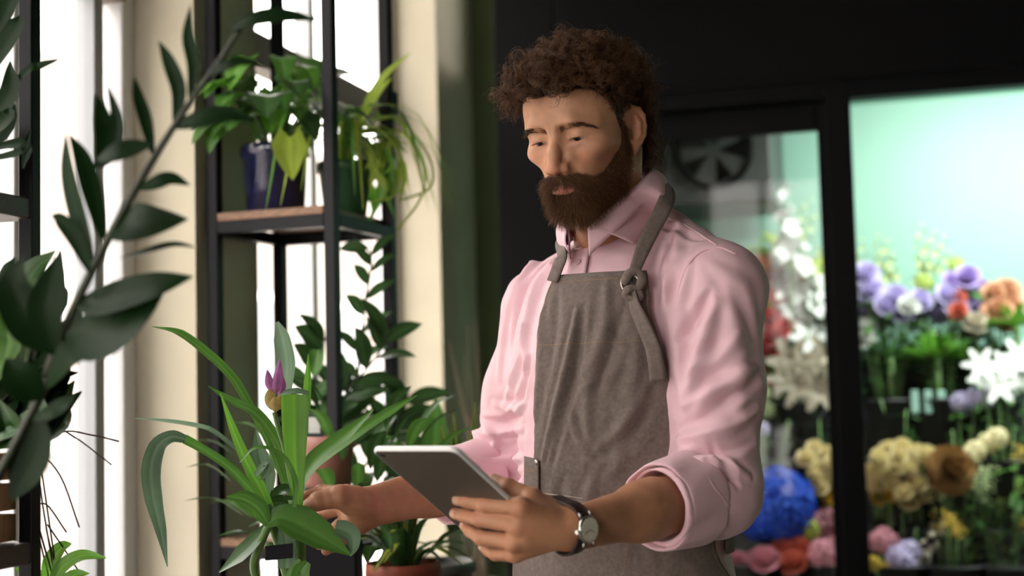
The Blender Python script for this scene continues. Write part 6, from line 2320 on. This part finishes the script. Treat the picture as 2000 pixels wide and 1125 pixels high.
ORD = ('leftmost', 'second', 'third', 'fourth', 'fifth', 'sixth', 'seventh', 'eighth', 'ninth', 'tenth', 'eleventh', 'twelfth', 'thirteenth', 'fourteenth', 'fifteenth', 'sixteenth', 'seventeenth', 'eighteenth', 'nineteenth')


def ordinal(i, n):
    return 'leftmost' if i == 0 else 'rightmost' if i == n - 1 else ORD[i] + ' from left'


def bunch(name, kind, colour, spots, b, label, group, **k):
    spots = sorted(spots)
    for i, s in enumerate(spots):
        lab = label if len(spots) == 1 else label + ', ' + ordinal(i, len(spots))
        flower(name, kind, colour, s[0], s[1], b + (s[2] if len(s) > 2 else frng.uniform(-0.05, 0.05)), lab, group, **k)


def bucket(px, b, zstep, r, h, m, label, group=None):
    p = rplane(px, 800, b); p[2] = zstep + 0.002
    t = empty('flower_bucket', p); tag(t, label, 'bucket', group)
    BUCKETS.append((p.copy(), r, zstep, zstep + h))
    MB().lathe([(r * .78, 0), (r * .8, .004), (r, h - .012), (r * 1.05, h - .010), (r * 1.05, h), (r * .97, h), (r * .76, .008)], n=24, c=p, cap=(True, True)).build('bucket', m, t, smooth=True)
    hd = [p + RU * (r * 1.04 * math.cos(a)) - RV * 0.02 + np.array([0, 0, h - 0.01 - 0.08 * math.sin(a)]) - RV * 0.05 * math.sin(a) for a in np.linspace(0, math.pi, 13)]
    MB().tube(hd, 0.0022, n=5).build('bucket_handle', M_steel, t, smooth=True)


# buckets on the steps
for i, (px, b, z, r, h) in enumerate(((1520, 0.69, 1.162, .10, .26), (1600, 0.69, 1.162, .10, .26), (1730, 0.69, 1.162, .10, .24), (1800, 0.69, 1.162, .10, .24), (1880, 0.69, 1.162, .10, .24), (1960, 0.69, 1.162, .10, .24))):
    bucket(px, b, z, r, h, M_bucket, 'black bucket of tall flowers on the top step of the cooler, ' + ordinal(i, 6), 'buckets on the top step')
for i, px in enumerate((1560, 1740, 1840, 1940)):
    bucket(px, 0.41, 1.022, .095, .20, M_bucket, 'black bucket of flowers on the third step of the cooler, ' + ordinal(i, 4), 'buckets on the third step')
for i, px in enumerate((1500, 1610, 1760, 1870, 1970)):
    bucket(px, 0.15, 0.802, .095, .22, M_bucket, 'black bucket of flowers on the second step of the cooler, ' + ordinal(i, 5), 'buckets on the second step')
for i, px in enumerate((1460, 1600, 1740, 1850, 1960)):
    bucket(px, -0.09, 0.452, .095, .26, M_bucket, 'black bucket of flowers on the lowest step of the cooler, ' + ordinal(i, 5), 'buckets on the lowest step')
# pale slotted basket seen between the stems
pb_ = rplane(1813, 800, 0.33)
bk = empty('slotted_basket', pb_); tag(bk, 'pale mint slotted basket between the stems', 'basket')
for dx in (-26, 0, 26):
    c = rplane(1813 + dx, 785, 0.33)
    MB().box((-0.013, -0.006, -0.040), (0.013, 0.006, 0.040), lambda v: c + RU * v[0] + RV * v[1] + np.array([0, 0, v[2]])).build('slat', M_gbucket, bk, bevel=0.004)

# left pane
bunch('white_lily', 'lily', 'white', [(1530, 560), (1570, 575), (1600, 590), (1545, 600), (1610, 560), (1585, 625), (1548, 640), (1605, 650), (1575, 665)], 0.55, 'white lily among the white flowers left of the door post', 'white lilies by the door post', lean=0.6)
bunch('white_gladiolus', 'glad', 'white', [(1520, 560), (1545, 520), (1580, 600)], 0.50, 'tall white gladiolus spike left of the door post', 'white gladioli', lean=0.1, foliage=False)
bunch('ivory_lily', 'lily', 'ivory', [(1545, 700), (1580, 720), (1610, 690), (1560, 750), (1600, 760), (1535, 735)], 0.42, 'ivory drooping lily below the white lilies', 'ivory lilies', tilt=(-0.1, -0.8, -0.2))
bunch('red_gladiolus', 'ruffle', 'red', [(1500, 625), (1515, 660), (1495, 690), (1520, 705), (1500, 735), (1528, 640)], 0.48, 'red ruffled flower beside his pink sleeve', 'red flowers by the sleeve', lean=0.6)
bunch('coral_bloom', 'ruffle', 'coral', [(1485, 560), (1500, 590), (1510, 540)], 0.52, 'coral ruffled flower above the red flowers', 'coral flowers', lean=0.5)
bunch('yellow_green_lily', 'lily', 'lime', [(1490, 500), (1470, 510), (1510, 525), (1590, 530), (1605, 545), (1520, 480)], 0.60, 'yellow green lily at the top of the bunch left of the post', 'yellow green lilies', lean=0.3)
bunch('orange_lily', 'lily', 'orange', [(1480, 530), (1560, 545), (1490, 515)], 0.58, 'small orange flower between the yellow green lilies', 'orange flowers', lean=0.5, scale=0.6)
bunch('green_grass_spike', 'bud', 'palegreen', [(1545, 490), (1570, 470), (1600, 505), (1550, 450)], 0.68, 'thin green spike above the white lilies', 'green spikes', lean=0.0, tilt=(0.45, 0, 0.8), scale=1.1)
bunch('lime_button', 'cluster', 'palegreen', [(1490, 770), (1498, 802)], 0.30, 'pale green button flower beside his sleeve', 'pale green buttons', scale=0.6, lean=0.6)
bunch('lilac_button', 'cluster', 'lilac', [(1488, 838)], 0.30, 'single lilac blossom beside his elbow', None, scale=0.6, lean=0.6)
flower('blue_hydrangea', 'ball', 'blue', 1522, 985, 0.02, 'large round bright blue hydrangea head beside his elbow', None, lean=0.75, tilt=(-0.1, -0.8, 0.6))
flower('blue_hydrangea', 'ball', 'paleblue', 1480, 1015, 0.06, 'smaller pale blue hydrangea head half hidden by the large blue one', None, lean=0.75, scale=0.6)
ROSES = [(1590, 880), (1615, 890), (1575, 900), (1605, 915), (1628, 905), (1590, 930), (1620, 940), (1600, 955)]
bunch('yellow_rose', 'rose', 'yellow', ROSES, 0.06, 'cream yellow rose left of the black door post', 'yellow roses left of the post', lean=0.6, scale=1.1)
bunch('gold_rose', 'rose', 'gold', [(1615, 975), (1630, 955)], 0.06, 'golden rose under the cream yellow roses left of the post', 'golden roses', lean=0.6, scale=0.9)
bunch('pink_carnation', 'ruffle', 'pink', [(1440, 1105), (1470, 1112), (1492, 1100), (1455, 1125)], -0.08, 'pink ruffled carnation at the bottom under his elbow', 'pink carnations', lean=0.5)
bunch('coral_carnation', 'ruffle', 'coral', [(1535, 1085), (1560, 1078), (1548, 1105)], -0.08, 'coral carnation below the blue hydrangea', 'coral carnations', lean=0.5)
bunch('dusky_waxflower', 'cluster', 'dusk', [(1590, 1030), (1615, 1020), (1635, 1035), (1605, 1050)], -0.02, 'dusky pink cluster flower above the small pale blossoms', 'dusky pink clusters', lean=0.5)
bunch('pale_waxflower', 'cluster', 'pink', [(1580, 1085), (1605, 1078), (1632, 1070), (1618, 1095), (1595, 1105), (1635, 1110)], -0.08, 'pale pink cluster flower at the foot of the door post', 'pale pink clusters', lean=0.5)
bunch('lime_blossom', 'cluster', 'lime', [(1582, 1035), (1575, 1055)], -0.05, 'small yellow green cluster next to the dusky pink flowers', 'yellow green clusters', lean=0.5, scale=0.8)
# right pane, top row
bunch('lilac_stock', 'ruffle', 'lilac', [(1700, 570), (1690, 540), (1730, 600), (1765, 610), (1795, 590), (1820, 600), (1850, 580), (1835, 615), (1880, 570), (1900, 600), (1748, 585), (1715, 620), (1782, 625), (1865, 605), (1690, 610), (1925, 585)], 0.52, 'lilac ruffled flower in the long row on the top step', 'lilac flowers on the top step', lean=0.6)
bunch('mauve_stock', 'ruffle', 'mauve', [(1890, 545), (1915, 570), (1860, 560), (1760, 595), (1905, 620)], 0.55, 'deeper mauve ruffled flower in the lilac row', 'mauve flowers on the top step', lean=0.6)
bunch('white_stock', 'ruffle', 'white', [(1692, 640), (1690, 665), (1775, 600)], 0.50, 'white ruffled flower at the end of the lilac row by the post', 'white flowers by the lilac row', lean=0.6, scale=0.8)
bunch('pale_snapdragon', 'bud', 'palegreen', [(1695, 540), (1730, 550), (1745, 545), (1805, 530), (1795, 560), (1825, 530), (1715, 560), (1850, 545)], 0.62, 'pale green snapdragon spike rising above the lilac row', 'pale snapdragons', lean=0.0, scale=1.2)
bunch('yellow_blossom', 'cluster', 'lime', [(1805, 553), (1868, 520)], 0.55, 'yellow green blossom cluster on top of the lilac row', 'yellow blossoms in the lilac row', lean=0.4, scale=0.8)
bunch('orange_blossom', 'ruffle', 'coral', [(1868, 585), (1872, 610)], 0.46, 'orange red ruffled flower between the lilac flowers', 'orange red flowers in the lilac row', lean=0.7, scale=0.7)
bunch('peach_gladiolus', 'ruffle', 'peach', [(1940, 580), (1965, 575), (1950, 610), (1975, 600), (1960, 630), (1935, 620)], 0.50, 'peach ruffled flower at the right end of the top row', 'peach flowers', lean=0.6)
bunch('ivory_bloom', 'ruffle', 'ivory', [(1895, 650), (1905, 635)], 0.45, 'ivory ruffled flower under the mauve flowers', 'ivory flowers', lean=0.6, scale=0.8)
# middle row
bunch('white_orchid', 'lily', 'white', [(1915, 715), (1940, 735), (1965, 720), (1990, 700), (1950, 755), (1985, 745), (1925, 745), (2010, 720)], 0.28, 'white star shaped flower right of the green moss bunch', 'white flowers in the middle row', lean=0.7, scale=0.75)
bunch('pale_lilac_bloom', 'cluster', 'lilac', [(1875, 785), (1905, 780), (1925, 778)], 0.25, 'pale lilac cluster under the white star flowers', 'pale lilac clusters', lean=0.6, scale=0.8)
for px, py, b, n, lab in ((1830, 700, 0.36, 150, 'bright green mossy bunch in the middle of the right pane'), (1985, 640, 0.45, 90, 'bright green leafy bunch at the right edge of the picture'), (1740, 700, 0.40, 70, 'dark green leafy bunch beside the door post')):
    p = rplane(px, py, b)
    o = empty('greenery_bunch', p); tag(o, lab, 'foliage')
    rg = random.Random(px)
    mb = MB()
    for i in range(n):
        d = nrm(np.array([rg.gauss(0, 1), rg.gauss(0, .5), abs(rg.gauss(0, .6)) + .15]))
        mb.grid(place(petal_grid(0.055, 0.016, -0.3, 0.2), p + d * np.array([0.085, 0.06, 0.045]) * rg.random() ** .5, d, np.array([0, 0, 1.0])))
    mb.build('foliage', M_bright if n > 80 else M_leaf, o, smooth=True)['kind'] = 'stuff'
    MB().tube([p, p - np.array([0, 0, 0.2])], 0.012, n=8).build('stem', M_stem, o, smooth=True)
# lower row
bunch('yellow_rose', 'rose', 'yellow', [(1712, 900), (1735, 885), (1760, 880), (1790, 890), (1808, 895), (1722, 925), (1750, 915), (1775, 920), (1740, 945), (1715, 950), (1790, 950), (1765, 965), (1800, 970), (1775, 985), (1825, 965), (1755, 895), (1705, 925)], 0.08, 'cream yellow rose right of the black door post', 'yellow roses right of the post', lean=0.6, scale=1.15)
bunch('gold_rose', 'rose', 'gold', [(1712, 975), (1735, 970)], 0.06, 'golden rose at the foot of the roses right of the post', 'golden roses right of the post', lean=0.6)
flower('tan_chrysanthemum', 'mum', 'tan', 1858, 918, 0.05, 'large tan brown chrysanthemum right of the yellow roses', None, lean=0.7, scale=1.1)
bunch('tan_bloom', 'rose', 'tan', [(1835, 935), (1885, 895), (1845, 895)], 0.05, 'small tan bloom around the large tan chrysanthemum', 'small tan blooms', lean=0.6)
bunch('cream_spray', 'cluster', 'yellow', [(1905, 880), (1930, 865), (1948, 855), (1892, 892)], 0.04, 'cream cluster on the slanting spray above the tan chrysanthemum', 'cream clusters', lean=0.5, scale=0.75)
bunch('green_spray', 'spray', 'palegreen', [(1905, 960), (1925, 950), (1915, 975)], 0.0, 'pale yellow green spray below the cream clusters', 'pale green sprays', lean=0.3, scale=0.55)
bunch('yellow_spray', 'spray', 'gold', [(1985, 900), (1830, 1040), (1850, 1035), (1870, 1050), (1990, 1040)], -0.05, 'fine spray of small yellow blossoms in the dark foliage at right', 'yellow sprays', lean=0.3, scale=0.5)
bunch('dark_leaf_stem', 'spray', 'lime', [(1950, 1000), (1970, 1090), (1900, 1090), (1940, 1060), (1990, 960)], -0.06, 'dark leafy stem at the lower right corner', 'dark leafy stems', lean=0.2, scale=0.35)
# bottom row, right pane
bunch('pink_bloom', 'cluster', 'pink', [(1715, 1058), (1735, 1060), (1725, 1048)], -0.08, 'bright pink cluster at the foot of the door post, right side', 'bright pink clusters', lean=0.5, scale=0.8)
bunch('lilac_white_bloom', 'cluster', 'lilac', [(1755, 1090), (1775, 1080), (1765, 1100)], -0.09, 'whitish lilac cluster beside the pink ones at the bottom', 'whitish lilac clusters', lean=0.5, scale=0.9)
bunch('gold_button', 'cluster', 'gold', [(1718, 1110), (1735, 1115), (1705, 1100)], -0.1, 'golden button cluster in the bottom corner by the post', 'golden clusters', lean=0.5, scale=0.6)
flower('tan_plume', 'bud', 'ivory', 1795, 1105, -0.08, 'tan grass plume leaning right at the bottom', None, tilt=(0.4, -0.1, 0.8), scale=1.3)
# dark foliage between the bunches
for i, (px, py, b) in enumerate(sorted([(1540, 820, .25), (1600, 820, .25), (1720, 780, .3), (1770, 800, .25), (1860, 840, .2), (1930, 830, .2), (1980, 830, .2), (1560, 1010, -.02), (1840, 1000, 0), (1920, 1020, -.05), (1980, 1000, -.05), (1740, 1020, 0), (1880, 1110, -.1), (1960, 1110, -.1), (1820, 640, .4), (1700, 700, .4), (1510, 900, .12), (1790, 1030, -.02)])):
    p = rplane(px, py, b)
    o = empty('leafy_branch', p); tag(o, 'dark green leafy branch between the flower bunches in the cooler, ' + ordinal(i, 18), 'foliage', 'leafy branches in the cooler')
    for k in range(2):
        add_foliage(o, p, FOL_ME[(i + k) % 2 * 2], -0.05 * k, i * 1.3 + k, (1.3, 1.1, 0.9, 0.7, 0.5, 0.35))
    add_stem(o, p, b)
